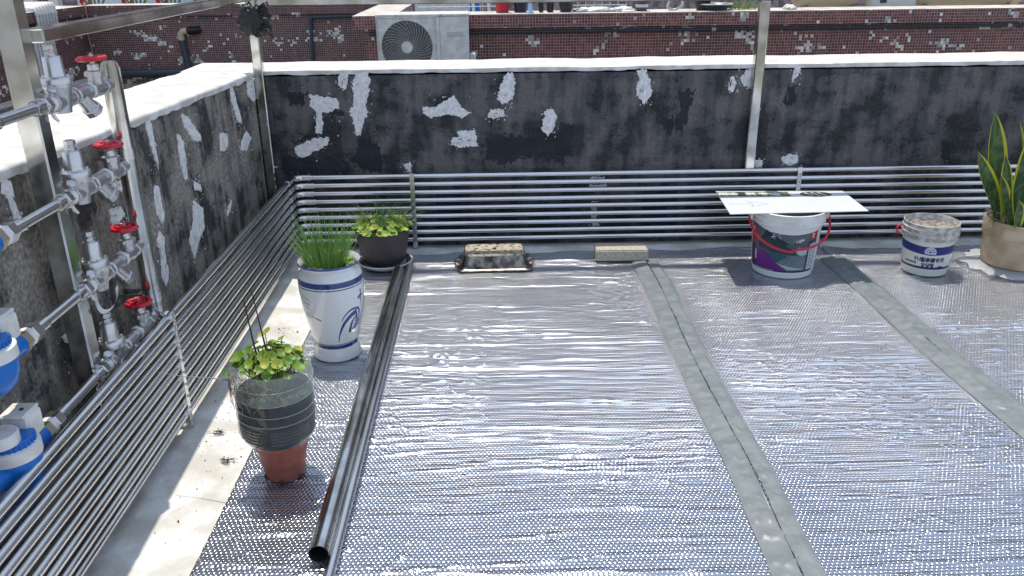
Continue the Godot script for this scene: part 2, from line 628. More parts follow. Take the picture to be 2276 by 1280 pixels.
func in_poly(p: Vector2, flat: Array) -> bool:
	var c := false
	var m := flat.size() / 2
	var j := m - 1
	for i in m:
		var yi: float = flat[i * 2 + 1]
		var yj: float = flat[j * 2 + 1]
		if (yi > p.y) != (yj > p.y):
			var xi: float = flat[i * 2]
			var xj: float = flat[j * 2]
			if p.x < (xj - xi) * (p.y - yi) / (yj - yi) + xi:
				c = not c
		j = i
	return c

# mottled waterproof coating, worn and stained. Columns run along the wall from a0 to a1, rows from top y1 down to y0
func wall_tex(w: int, h: int, a0: float, a1: float, y0: float, y1: float, dark: Array, dk: Color, md: Color, lt: Color, sd: int, fleck: float) -> ImageTexture:
	var big := noise_bytes(512, 0.006, sd, 4)
	var mid := noise_bytes(512, 0.02, sd + 1, 5)
	var fine := noise_bytes(512, 0.12, sd + 2, 3)
	var run := noise_bytes(512, 0.03, sd + 3, 3)
	var flag := PackedByteArray()
	flag.resize(w * h)
	for poly in dark:
		var lo := Vector2(1e9, 1e9)
		var hi := Vector2(-1e9, -1e9)
		for k in range(0, poly.size(), 2):
			lo = lo.min(Vector2(poly[k], poly[k + 1]))
			hi = hi.max(Vector2(poly[k], poly[k + 1]))
		lo -= Vector2(0.03, 0.03)
		hi += Vector2(0.03, 0.03)
		for y in range(clampi(int((y1 - hi.y) / (y1 - y0) * h), 0, h - 1), clampi(int((y1 - lo.y) / (y1 - y0) * h), 0, h - 1)):
			for x in range(clampi(int((lo.x - a0) / (a1 - a0) * w), 0, w - 1), clampi(int((hi.x - a0) / (a1 - a0) * w), 0, w - 1)):
				var p := Vector2(lerp(a0, a1, (x + 0.5) / w), lerp(y1, y0, (y + 0.5) / h))
				var q := p + Vector2(fn2.get_noise_2d(p.x * 30.0, p.y * 12.0), fn2.get_noise_2d(p.x * 28.0 + 50.0, p.y * 28.0)) * 0.03
				if in_poly(q, poly):
					flag[y * w + x] = 1
	var out := PackedByteArray()
	out.resize(w * h * 3)
	for y in h:
		for x in w:
			var b: float = big[(y & 511) * 512 + (x & 511)] / 255.0
			var m: float = mid[(y & 511) * 512 + ((x * 3 / 4) & 511)] / 255.0
			var f: float = fine[(y & 511) * 512 + (x & 511)] / 255.0
			var s: float = run[((y / 7) & 511) * 512 + (x & 511)] / 255.0
			var t: float = clamp(0.5 + (b - 0.5) * 1.5 + (m - 0.5) * 0.55 + (s - 0.5) * 0.95, 0.0, 1.0)
			var c: Color = dk.lerp(md, smoothstep(0.1, 0.5, t)).lerp(lt, smoothstep(0.5, 0.98, t))
			var k: float = 1.0 + (f - 0.5) * fleck
			if f + (m - 0.5) * 0.9 + (b - 0.5) * 0.8 < 0.22:
				k *= 0.78
			if flag[y * w + x] == 1:
				c = dk.lerp(Color(dk.r * 0.6, dk.g * 0.65, dk.b * 0.75), 0.8)
				k = 0.6 + f * 0.4 + m * 0.5
			var i := (y * w + x) * 3
			out[i] = int(clamp(c.r * k, 0, 1) * 255)
			out[i + 1] = int(clamp(c.g * k, 0, 1) * 255)
			out[i + 2] = int(clamp(c.b * k, 0, 1) * 255)
	return ImageTexture.create_from_image(Image.create_from_data(w, h, false, Image.FORMAT_RGB8, out))

# raised strokes and stray flecks of putty, thin real plates on and around a patch
func trowel_marks(po: Node, flat: Array, sd: int, o: Vector3, ax: Vector3, sg: float) -> void:
	var r := RandomNumberGenerator.new()
	r.seed = sd * 31 + 7
	var lo := Vector2(1e9, 1e9)
	var hi := Vector2(-1e9, -1e9)
	for k in range(0, flat.size(), 2):
		lo = lo.min(Vector2(flat[k], flat[k + 1]))
		hi = hi.max(Vector2(flat[k], flat[k + 1]))
	var mb := MB.new()
	var lead := Vector2(0.25, 1.0) if hi.y - lo.y > hi.x - lo.x else Vector2(1.0, 0.25)
	for k in 26:
		var c := Vector2(r.randf_range(lo.x, hi.x), r.randf_range(lo.y, hi.y))
		if not in_poly(c, flat):
			continue
		var d := (lead + Vector2(r.randf_range(-0.35, 0.35), r.randf_range(-0.35, 0.35))).normalized()
		var L := r.randf_range(0.010, 0.026)
		if not in_poly(c + d * L, flat) or not in_poly(c - d * L, flat):
			continue
		var w := r.randf_range(0.0015, 0.004)
		var n := Vector2(-d.y, d.x) * w
		var p := PackedVector2Array([c - d * L, c - d * L * 0.3 + n, c + d * L * 0.6 + n * 0.8, c + d * L, c + d * L * 0.4 - n, c - d * L * 0.5 - n * 0.6])
		for j in p.size():
			p[j] = Vector2(p[j].x * sg, p[j].y)
		mb.plate(p, o, ax, Vector3.UP, 0.0022, w * 0.5)
	for k in 16:
		var c := Vector2(r.randf_range(lo.x - 0.012, hi.x + 0.012), r.randf_range(lo.y - 0.015, hi.y + 0.008))
		if in_poly(c, flat):
			continue
		var e := r.randf_range(0.0012, 0.0035)
		var p := PackedVector2Array()
		for j in 6:
			p.append(Vector2((c.x + cos(TAU * j / 6) * e * r.randf_range(0.6, 1.3)) * sg, c.y + sin(TAU * j / 6) * e * r.randf_range(0.6, 1.6)))
		mb.plate(p, o - ax.cross(Vector3.UP) * 0.004, ax, Vector3.UP, 0.0018, 0.0003)
	if mb.v.size() > 0:
		part("trowel_mark", mb, M.putty, po).set_meta("kind", "stuff")

func left_top(z: float) -> float:
	return 0.868 + 0.027 * (z + 3.97)

func build_parapets() -> void:
	# --- back parapet: inner face at z = -3.97
	var back := thing("back_parapet", "dark stained parapet wall with white putty patches behind the bucket and bricks", "parapet", Vector3(0, 0, 0))
	var wm := mat(Color(1, 1, 1), 0.85)
	wm.albedo_texture = wall_tex(2048, 448, -1.1, 3.0, 0.0, 0.87, BACK_DARK, lin(0.032, 0.034, 0.038), lin(0.074, 0.073, 0.077), lin(0.125, 0.117, 0.116), 201, 0.25)
	wm.normal_enabled = true
	wm.normal_texture = noise_normal(512, 0.05, 205, 3.0)
	wm.normal_scale = 0.6
	var mb := MB.new()
	var x1 := 5.3
	mb.quad(Vector3(-1.1, 0, -3.97), Vector3(x1, 0, -3.97), Vector3(x1, 0.84, -3.97), Vector3(-1.1, 0.84, -3.97), Vector2(0, 0.03 / 0.87), Vector2((x1 + 1.1) / 4.1, 1))
	mb.quad(Vector3(x1, -6, -4.28), Vector3(-1.41, -6, -4.28), Vector3(-1.41, 0.84, -4.28), Vector3(x1, 0.84, -4.28))
	mb.quad(Vector3(x1, 0, -3.97), Vector3(x1, 0, -4.28), Vector3(x1, 0.84, -4.28), Vector3(x1, 0.84, -3.97))
	part("wall", mb, wm, back)
	# coping with an uneven brushed edge
	var cp := MB.new()
	var rows := [[], [], [], [], []]
	for k in 260:
		var x: float = -1.44 + k * 0.026
		var w := fn2.get_noise_2d(x * 7.0, 3.0) * 0.006
		var w2 := fn2.get_noise_2d(x * 8.0, 9.0) * 0.008 * (0.5 + fn1.get_noise_2d(x * 1.3, 90.0))
		var up := fn2.get_noise_2d(x * 1.5, 30.0) * 0.004
		rows[0].append(Vector3(x, 0.848 + w2, -3.967))
		rows[1].append(Vector3(x, 0.864 + up, -3.962 + w * 0.3))
		rows[2].append(Vector3(x, 0.868 + up, -3.970 + w * 0.3))
		rows[3].append(Vector3(x, 0.870 + up * 1.6, -4.29 + w))
		rows[4].append(Vector3(x, 0.82, -4.292 + w))
	cp.sheet(rows)
	part("coping", cp, M.coping, back)
	var ptx := 0
	for flat in BACK_PUTTY:
		ptx += 1
		var pb := MB.new()
		pb.plate(ragged(flat, ptx * 13, 0.0055, 0.006), Vector3(0, 0, -3.9695), Vector3.RIGHT, Vector3.UP, 0.004, 0.003)
		var po := part("putty_patch", pb, M.putty, back)
		trowel_marks(po, flat, ptx, Vector3(0, 0, -3.9655), Vector3.RIGHT, 1.0)
	# --- left parapet: inner face at x = -1.10
	var left := thing("left_parapet", "mottled brown grey parapet wall behind the valves and meters, with long putty streaks", "parapet", Vector3(0, 0, 0))
	var lm := mat(Color(1, 1, 1), 0.85)
	lm.albedo_texture = wall_tex(2048, 448, -3.97, 0.13, 0.0, 0.90, [], lin(0.04, 0.039, 0.038), lin(0.15, 0.138, 0.122), lin(0.25, 0.228, 0.198), 301, 0.55)
	lm.normal_enabled = true
	lm.normal_texture = wm.normal_texture
	lm.normal_scale = 0.6
	var lb := MB.new()
	var zs := []
	for k in 24:
		zs.append(-3.97 + k * 0.25)
	for k in zs.size() - 1:
		var za: float = zs[k]
		var zb: float = zs[k + 1]
		var ua := (za + 3.97) / 4.1
		var ub := (zb + 3.97) / 4.1
		var i := lb.vert(Vector3(-1.1, 0, zb), Vector3.RIGHT, Vector2(ub, 1))
		lb.vert(Vector3(-1.1, 0, za), Vector3.RIGHT, Vector2(ua, 1))
		lb.vert(Vector3(-1.1, left_top(za) - 0.02, za), Vector3.RIGHT, Vector2(ua, 0.02))
		lb.vert(Vector3(-1.1, left_top(zb) - 0.02, zb), Vector3.RIGHT, Vector2(ub, 0.02))
		lb.tri(i, i + 1, i + 2)
		lb.tri(i, i + 2, i + 3)
	lb.quad(Vector3(-1.41, -6, -4.28), Vector3(-1.41, -6, 1.78), Vector3(-1.41, 0.9, 1.78), Vector3(-1.41, 0.84, -4.28))
	part("wall", lb, lm, left)
	var lc := MB.new()
	var lr := [[], [], [], [], []]
	for k in 230:
		var z: float = 1.75 - k * 0.0248
		var w := fn2.get_noise_2d(z * 7.0, 43.0) * 0.006
		var w2 := fn2.get_noise_2d(z * 9.0, 49.0) * 0.010 * (0.6 + fn1.get_noise_2d(z * 1.7, 20.0))
		var up := fn2.get_noise_2d(z * 2.0, 70.0) * 0.004
		var y := left_top(z)
		lr[0].append(Vector3(-1.096, y - 0.030 + w2, z))
		lr[1].append(Vector3(-1.090 + w * 0.4, y - 0.010 + up, z))
		lr[2].append(Vector3(-1.104 + w * 0.4, y + up, z))
		lr[3].append(Vector3(-1.415 + w, y + 0.002 + up * 1.5, z))
		lr[4].append(Vector3(-1.417 + w, y - 0.05, z))
	lc.sheet(lr)
	part("coping", lc, M.coping, left)
	for flat in LEFT_PUTTY:
		ptx += 1
		var pts := ragged(flat, ptx * 17, 0.004, 0.009)
		var q := PackedVector2Array()
		for p in pts:
			q.append(Vector2(-p.x, p.y))
		var pb := MB.new()
		pb.plate(q, Vector3(-1.0995, 0, 0), Vector3(0, 0, -1), Vector3.UP, 0.004, 0.003)
		var po := part("putty_patch", pb, M.putty, left)
		trowel_marks(po, flat, ptx, Vector3(-1.0955, 0, 0), Vector3(0, 0, -1), -1.0)

# ------------------------------------------------------------------ foil sheets and tape
const SEAMS := [0.70, 1.60]

func seam_x(k: int, z: float) -> float:
	var s: float = SEAMS[k]
	return s + fn1.get_noise_2d(z * 0.9, 70.0 + k * 9.0) * 0.012 + (0.012 * (z + 2.9) if k == 1 else 0.0)

func foil_y(x: float, z: float) -> float:
	var wz := z + 0.05 * fn1.get_noise_2d(x * 0.45, z * 0.7) + 0.014 * fn1.get_noise_2d(x * 1.7 + 9.0, z * 2.2) + 0.005 * fn1.get_noise_2d(x * 5.0 + 19.0, z * 5.0)
	var lane: float = 0.0 if x < 0.70 else (1.0 if x < 1.60 else 2.0)
	var r := fr.get_noise_2d(x * 0.28 + lane * 7.3, wz * 13.0)
	var r2 := fr.get_noise_2d(x * 0.45 + 40.0 + lane * 3.1, wz * 25.0)
	var y := 0.0062 * pow(maxf(0.0, r), 7.0) + 0.0026 * pow(maxf(0.0, r2), 5.0) + 0.0009 * fn1.get_noise_2d(x * 3.0 + 70.0, wz * 34.0)
	y += 0.003 * fn1.get_noise_2d(x * 1.3, z * 2.0)
	# crumpled places with creases in every direction
	var msk: float = clamp(fn1.get_noise_2d(x * 1.1 + 31.0, z * 1.3 + 5.0) * 1.7 + 0.35 + 0.3 * clamp(x - 0.6, 0.0, 1.0), 0.0, 1.0)
	msk *= clamp((z + 3.25) / 0.5, 0.0, 1.0)
	if msk > 0.02:
		var c := fr.get_noise_2d((x + z * 0.35) * 5.0 + 90.0, (z - x * 0.25) * 6.0)
		y += 0.0055 * msk * pow(maxf(0.0, c), 8.0)
		var c2 := fr.get_noise_2d((x - z * 0.6) * 8.0 + 10.0, (z + x * 0.5) * 5.0 + 33.0)
		y += 0.0045 * msk * pow(maxf(0.0, c2), 8.0)
	return y

func build_foil() -> void:
	var edges := [[-0.73, -1], [-1, -1], [-1, 3.4]]
	var labels := ["silver bubble foil insulation sheet under the vase, between the white strip and the first tape", "silver bubble foil insulation sheet between the two grey tape strips", "silver bubble foil insulation sheet under the snake plant and small white bucket"]
	var z0 := -3.80
	var z1 := 0.6
	for s in 3:
		var rows := []
		var uvs := []
		var zl := []
		var z := z0
		while z < z1:
			zl.append(z)
			z += 0.0047 if z < -1.3 else 0.03
		var nx := 150 if s != 1 else 100
		for zz in zl:
			var xa: float = -0.73 + fn1.get_noise_2d(zz * 0.8, 3.0) * 0.006 if s == 0 else seam_x(s - 1, zz) + 0.006
			var xb: float = 3.4 if s == 2 else seam_x(s, zz) - 0.006
			var row := []
			var uvr := []
			for k in nx + 1:
				var x: float = lerp(xa, xb, float(k) / nx)
				var y := foil_y(x, zz)
				var damp := 1.0
				for q in 2:
					damp = minf(damp, smoothstep(0.06, 0.12, absf(x - seam_x(q, zz))))
				y = 0.008 + y * damp
				# the far edge lies wavy, a little lifted in places
				var zz2: float = zz
				var e: float = clamp((-3.66 - zz) / 0.14, 0.0, 1.0)
				if e > 0.0:
					y += e * e * 0.012 * (0.6 + fn1.get_noise_2d(x * 2.5, 12.0))
					zz2 += e * (fn1.get_noise_2d(x * 1.2, 55.0) * 0.035 + fn1.get_noise_2d(x * 9.0, 56.0) * 0.006)
				row.append(Vector3(x, y, zz2))
				uvr.append(Vector2(x / 0.096, zz / 0.0831))
			# closed edges down to the floor
			row.push_front(Vector3(row[0].x - 0.001, 0.001, row[0].z))
			row.append(Vector3(row[row.size() - 1].x + 0.001, 0.001, zz))
			uvr.push_front(uvr[0])
			uvr.append(uvr[uvr.size() - 1])
			rows.append(row)
			uvs.append(uvr)
		var first := []
		for p in rows[0]:
			first.append(Vector3(p.x, 0.001, p.z - 0.001))
		rows.push_front(first)
		uvs.push_front(uvs[0])
		var mb := MB.new()
		mb.sheet(rows, uvs, true)
		single("foil_sheet", mb, M.foil, labels[s], "insulation sheet")
	# grey tape over the seams
	var tl := ["grey cloth tape with a dark folded seam, starting at the brick", "grey cloth tape with a folded seam, running beside the big paint bucket"]
	for s in 2:
		var t := thing("duct_tape", tl[s], "tape")
		for side in 2:
			var rows := []
			var z := -3.67
			while z < 0.6:
				var row := []
				var sx := seam_x(s, z)
				for k in 9:
					var f := k / 8.0
					var x: float
					var y := 0.0150 + fn1.get_noise_2d((sx + f * 0.06) * 4.0 + side * 20.0, z * 24.0 + s * 9.0) * 0.0020
					y += 0.0050 * pow(maxf(0.0, fr.get_noise_2d(f * 0.5 + side * 9.0 + s * 20.0, z * 12.0 + f * 0.25)), 4.0)
					y += 0.0005
					if side == 0:
						x = sx - 0.0675 + f * 0.066 + fn1.get_noise_2d(z * 3.0, 8.0) * 0.002
						y += 0.0016 * pow(maxf(0.0, fr.get_noise_2d(f * 0.9 + 80.0 + s * 5.0, z * 24.0)), 3.0)
						y += 0.0085 * smoothstep(0.35, 1.0, f) * (0.6 + 0.5 * fn1.get_noise_2d(z * 2.5, 77.0 + s))
						if f == 1.0:
							y -= 0.002
					else:
						x = sx + 0.0052 + f * 0.053 + fn1.get_noise_2d(z * 3.0, 18.0) * 0.002
						y -= 0.0030 * (1.0 - f)
						y += 0.0016 * pow(maxf(0.0, fr.get_noise_2d(f * 0.9 + 60.0 + s * 3.0, z * 26.0)), 3.0)
					y = lerp(0.0098, y, smoothstep(0.0, 0.3, f if side == 0 else 1.0 - f))   # stuck down along the outer edge
					row.append(Vector3(x, y, z))
				rows.append(row)
				z += 0.008 if z < -1.3 else 0.04
			var mb := MB.new()
			mb.sheet(rows, null, true)
			part("strip", mb, M.duct, t)

# mosaic of small square tiles, some fallen off; t px per tile
func mosaic_tex(tw: int, th: int, sd: int, a: Color, b: Color, grout: Color, bare: Color, loss: float, t := 8) -> ImageTexture:
	var w := tw * t
	var h := th * t
	var im := Image.create(w, h, false, Image.FORMAT_RGB8)
	im.fill(grout)
	var r := RandomNumberGenerator.new()
	r.seed = sd
	var f := FastNoiseLite.new()
	f.seed = sd
	f.frequency = 0.075
	var f2 := FastNoiseLite.new()
	f2.seed = sd + 5
	f2.frequency = 0.02
	for y in th:
		for x in tw:
			var c := a.lerp(b, clamp(r.randf() * 0.6 + f2.get_noise_2d(x, y) * 0.8 + 0.2, 0.0, 1.0))
			var k := r.randf_range(0.75, 1.2)
			c = Color(c.r * k, c.g * k, c.b * k)
			var g := f.get_noise_2d(x * 0.8, y * 1.5)
			var gone := r.randf() < loss * 0.12 + (0.8 if g > 0.40 - loss * 0.6 else (0.25 if g > 0.30 - loss * 0.6 else 0.0))
			if gone:
				c = bare
				c = Color(c.r * k, c.g * k, c.b * k)
			im.fill_rect(Rect2i(x * t, y * t, t - 1 if not gone else t, t - 1 if not gone else t), c)
	return ImageTexture.create_from_image(im)

func mosaic_mat(tex: ImageTexture, w: float, h: float, off: Vector2) -> StandardMaterial3D:
	var m := mat(Color(1, 1, 1), 0.45)
	m.albedo_texture = tex
	m.uv1_scale = Vector3(1.0 / w, 1.0 / h, 1)
	m.uv1_offset = Vector3(off.x, off.y, 0)
	return m

# wall face with texture coordinates in metres
func face(mb: MB, a: Vector3, b: Vector3, y0: float, y1: float, u0 := 0.0) -> void:
	var L := Vector2(b.x - a.x, b.z - a.z).length()
	mb.quad(Vector3(a.x, y0, a.z), Vector3(b.x, y0, b.z), Vector3(b.x, y1, b.z), Vector3(a.x, y1, a.z), Vector2(u0, -y1), Vector2(u0 + L, -y0))

func build_background() -> void:
	var tile := 0.025
	var red_a := lin(0.17, 0.060, 0.054)
	var red_b := lin(0.085, 0.034, 0.032)
	var grout := lin(0.46, 0.41, 0.37)
	var bare := lin(0.62, 0.58, 0.53)
	var tB := mosaic_tex(256, 40, 801, lin(0.23, 0.062, 0.054), lin(0.12, 0.038, 0.036), grout, bare, 0.06)
	var tA := mosaic_tex(150, 48, 802, red_a, red_b, grout, bare, 0.07)
	var tC := mosaic_tex(60, 32, 803, red_a, red_b, lin(0.34, 0.29, 0.26), bare, 0.0)
	var tG := mosaic_tex(64, 64, 804, lin(0.50, 0.50, 0.48), lin(0.36, 0.37, 0.37), lin(0.25, 0.25, 0.24), lin(0.08, 0.08, 0.08), 0.03)
	var mB := mosaic_mat(tB, 256 * tile, 40 * tile, Vector2(0, 0))
	var mA := mosaic_mat(tA, 150 * tile, 48 * tile, Vector2(0, 0))
	var mC := mosaic_mat(tC, 60 * tile, 32 * tile, Vector2(0, 0))
	var mG := mosaic_mat(tG, 64 * tile, 64 * tile, Vector2(0, 0))
	var pale := triplanar(mat(lin(0.62, 0.59, 0.55), 0.85), 1.0)
	pale.albedo_texture = M.floor.albedo_texture
	# wall B, nearest, with an overhanging mosaic ledge
	var b := thing("mosaic_parapet", "red brown mosaic parapet with an overhanging tiled ledge behind the air conditioner", "parapet")
	var w1 := MB.new()
	face(w1, Vector3(-1.10, 0, -7.58), Vector3(7.5, 0, -7.58), 0.0, 0.78)
	face(w1, Vector3(-1.10, 0, -10.0), Vector3(-1.10, 0, -7.58), 0.0, 0.78)
	part("wall", w1, mB, b)
	var w2 := MB.new()
	face(w2, Vector3(-1.19, 0, -7.5), Vector3(7.5, 0, -7.5), 0.772, 0.884, 1.3)
	face(w2, Vector3(-1.19, 0, -9.9), Vector3(-1.19, 0, -7.5), 0.772, 0.884, 0.4)
	part("ledge", w2, mB, b)
	var w3 := MB.new()
	w3.quad(Vector3(-1.19, 0.884, -7.5), Vector3(7.5, 0.884, -7.5), Vector3(7.5, 0.888, -7.86), Vector3(-0.83, 0.888, -7.86))
	w3.quad(Vector3(-1.19, 0.884, -7.5), Vector3(-0.83, 0.888, -7.86), Vector3(-0.83, 0.888, -9.9), Vector3(-1.19, 0.884, -9.9))
	w3.quad(Vector3(7.5, 0.772, -7.5), Vector3(-1.19, 0.772, -7.5), Vector3(-1.19, 0.772, -7.58), Vector3(7.5, 0.772, -7.58))
	w3.quad(Vector3(7.5, 0.0, -7.86), Vector3(-0.83, 0.0, -7.86), Vector3(-0.83, 0.888, -7.86), Vector3(7.5, 0.888, -7.86))
	part("ledge_top", w3, pale, b)
	var w4 := MB.new()
	face(w4, Vector3(-1.10, 0, -7.58), Vector3(7.5, 0, -7.58), -6.0, 0.0)
	face(w4, Vector3(-1.10, 0, -10.0), Vector3(-1.10, 0, -7.58), -6.0, 0.0)
	part("lower_wall", w4, mG, b)
	# wall A, set back
	var a := thing("mosaic_parapet", "recessed red brown mosaic parapet with fallen tiles beyond the corner of the roof", "parapet")
	var a1 := MB.new()
	face(a1, Vector3(-4.66, 0, -10.06), Vector3(-1.10, 0, -10.06), 0.0, 0.76)
	part("wall", a1, mA, a)
	var a2 := MB.new()
	face(a2, Vector3(-4.62, 0, -10.0), Vector3(-1.19, 0, -10.0), 0.755, 0.876, 0.7)
	a2.quad(Vector3(-1.19, 0.755, -10.0), Vector3(-4.62, 0.755, -10.0), Vector3(-4.62, 0.755, -10.06), Vector3(-1.19, 0.755, -10.06))
	part("ledge", a2, mC, a)
	var a3 := MB.new()
	a3.quad(Vector3(-4.62, 0.876, -10.0), Vector3(-1.19, 0.876, -10.0), Vector3(-1.19, 0.88, -10.3), Vector3(-4.62, 0.88, -10.3))
	part("ledge_top", a3, pale, a)
	var a4 := MB.new()
	face(a4, Vector3(-4.66, 0, -10.06), Vector3(-1.10, 0, -10.06), -6.0, 0.0)
	part("lower_wall", a4, mG, a)
	# wall C, side of the light well on the left
	var c := thing("mosaic_parapet", "brown tiled side parapet carrying a row of white conduits", "parapet")
	var c1 := MB.new()
	face(c1, Vector3(-4.66, 0, -4.0), Vector3(-4.66, 0, -10.06), 0.1, 0.77)
	part("wall", c1, mC, c)
	var c2 := MB.new()
	face(c2, Vector3(-4.58, 0, -4.0), Vector3(-4.58, 0, -10.0), 0.775, 0.876)
	c2.quad(Vector3(-4.58, 0.775, -4.0), Vector3(-4.58, 0.775, -10.0), Vector3(-4.66, 0.775, -10.0), Vector3(-4.66, 0.775, -4.0))
	part("ledge", c2, mC, c)
	var c3 := MB.new()
	c3.quad(Vector3(-4.58, 0.876, -4.0), Vector3(-4.58, 0.876, -10.0), Vector3(-4.92, 0.88, -10.0), Vector3(-4.92, 0.88, -4.0))
	c3.box(Vector3(-4.60, 0.09, -7.0), Vector3(0.12, 0.025, 6.0), 0.004)
	part("ledge_top", c3, pale, c)
	var c4 := MB.new()
	face(c4, Vector3(-4.66, 0, -4.0), Vector3(-4.66, 0, -10.06), -6.0, 0.08)
	part("lower_wall", c4, mG, c)
	# neighbouring roof deck behind the parapets
	var dk := MB.new()
	dk.box(Vector3(3.4, -0.1, -12.2), Vector3(8.6, 0.2, 8.6))
	dk.box(Vector3(-3.5, -0.1, -13.4), Vector3(5.2, 0.2, 6.2))
	dk.box(Vector3(-8.0, -0.1, -9.0), Vector3(6.1, 0.2, 15.0))
	setting("neighbour_roof_deck", dk, M.concrete)
	# pipes on the mosaic
	var slate := mat(lin(0.045, 0.065, 0.085), 0.45)
	var p1 := MB.new()
	p1.tube([Vector3(-1.06, 0.732, -7.545), Vector3(2.0, 0.735, -7.545), Vector3(7.4, 0.742, -7.545)], 0.013, 8)
	var wp := thing("drain_pipe", "slim slate blue pipe clipped under the overhanging tiled ledge", "pipe")
	part("pipe", p1, slate, wp)
	for x in [0.75, 1.93, 3.1, 4.55]:
		var cl := MB.new()
		cl.tube([Vector3(x, 0.734, -7.545), Vector3(x + 0.035, 0.734, -7.545)], 0.019, 8)
		part("clip", cl, pale if x == 1.93 or x == 4.55 else slate, wp)
	var p2 := MB.new()
	p2.tube([Vector3(-1.25, 0.735, -10.02), Vector3(-2.03, 0.725, -10.02), Vector3(-2.06, 0.715, -10.02), Vector3(-2.07, 0.69, -10.02), Vector3(-2.09, 0.1, -10.02), Vector3(-2.10, -0.8, -10.02)], 0.02, 8)
	single("drain_pipe", p2, slate, "dark elbowed pipe turning down the recessed mosaic wall", "pipe")
	var vt := thing("vent_pipe", "slate blue vent pipe with a cream elbow on the recessed mosaic wall", "pipe")
	var p3 := MB.new()
	p3.tube([Vector3(-3.50, -0.1, -10.0), Vector3(-3.56, 0.50, -10.0)], 0.034, 10)
	part("pipe", p3, slate, vt)
	var p4 := MB.new()
	p4.tube([Vector3(-3.56, 0.49, -10.0), Vector3(-3.56, 0.55, -10.0), Vector3(-3.53, 0.585, -10.0), Vector3(-3.48, 0.59, -10.0)], 0.038, 10)
	part("elbow", p4, mat(lin(0.55, 0.46, 0.28), 0.5), vt)
	var p5 := MB.new()
	p5.tube([Vector3(-3.48, 0.59, -10.0), Vector3(-3.40, 0.595, -10.02), Vector3(-3.36, 0.595, -10.06)], 0.042, 10)
	part("sleeve", p5, M.black_plastic, vt)
	var p6 := MB.new()
	p6.tube([Vector3(-4.6, 0.12, -10.0), Vector3(-3.55, 0.13, -10.0), Vector3(-2.6, 0.13, -10.0)], 0.045, 10)
	single("drain_pipe", p6, slate, "thick slate blue pipe lying along the foot of the recessed mosaic wall", "pipe")
	# white conduits over the side parapet
	for k in 7:
		var zc := -8.86 - k * 0.062
		var cd := MB.new()
		var y := 0.905 + k * 0.006
		cd.tube([Vector3(-4.95, y, zc), Vector3(-4.62, y, zc), Vector3(-4.57, y - 0.004, zc), Vector3(-4.555, y - 0.03, zc), Vector3(-4.552, 0.75, zc), Vector3(-4.62, 0.70, zc), Vector3(-4.635, 0.6, zc), Vector3(-4.635, -1.0, zc)], 0.018, 8)
		cd.tube([Vector3(-4.553, 0.862, zc), Vector3(-4.553, 0.84, zc)], 0.024, 8)
		single("conduit", cd, M.white_plastic, "white conduit over the side parapet, %s of seven counted from the laundry" % ["first", "second", "third", "fourth", "fifth", "sixth", "last"][k], "conduit", "white conduits on the side parapet")
	var cb := MB.new()
	cb.tube([Vector3(-4.60, 0.90, -10.02), Vector3(-4.575, 0.87, -9.985), Vector3(-4.575, 0.72, -9.985), Vector3(-4.62, 0.62, -10.02), Vector3(-4.60, 0.2, -10.02)], 0.009, 6)
	single("cable", cb, mat(lin(0.36, 0.24, 0.15), 0.7), "tan cable hanging down the inner corner of the mosaic parapets", "cable")
	build_air_conditioner()
	# house behind: its dim lower storeys close the view and are mirrored in the foil
	var hs := thing("apartment_building", "dim brown apartment block behind the neighbouring roof clutter", "building", Vector3(0, 0, -17.0))
	var hm := triplanar(mat(lin(0.36, 0.28, 0.29), 0.8), 0.7)
	hm.albedo_texture = grain_tex(256, 0.03, 811, Color(0.7, 0.68, 0.68), Color(1, 1, 1))
	var gl := mat(lin(0.02, 0.025, 0.03), 0.12)
	var fm := mat(lin(0.35, 0.35, 0.34), 0.5)
	var hb := MB.new()
	var bays := 9
	var top := 8.3
	for st in 4:
		var y0: float = -0.2 + st * 2.2
		hb.box(Vector3(0, y0 + 0.35, -0.15), Vector3(30, 0.7, 0.3))
		hb.box(Vector3(0, y0 + 2.05, -0.15), Vector3(30, 0.3, 0.3))
		for k in bays + 1:
			hb.box(Vector3(-15.0 + k * 3.3, y0 + 1.3, -0.16), Vector3(1.5, 1.3, 0.3))
	hb.box(Vector3(0, top * 0.5 - 1.0, -2.2), Vector3(30, top + 1.0, 3.5))
	part("wall", hb, hm, hs)
	for st in 4:
		for k in bays:
			var cx := -13.35 + k * 3.3
			var cy := 1.1 + st * 2.2
			var fb := MB.new()
			fb.box(Vector3(cx, cy + 0.61, -0.12), Vector3(1.8, 0.06, 0.08))
			fb.box(Vector3(cx, cy - 0.61, -0.12), Vector3(1.8, 0.06, 0.08))
			for xx in [-0.87, 0.0, 0.87]:
				fb.box(Vector3(cx + xx, cy, -0.12), Vector3(0.06, 1.16, 0.08))
			var fo := part("window", fb, fm, hs)
			var pb := MB.new()
			pb.box(Vector3(cx, cy, -0.16), Vector3(1.72, 1.18, 0.02))
			part("pane", pb, gl, fo)

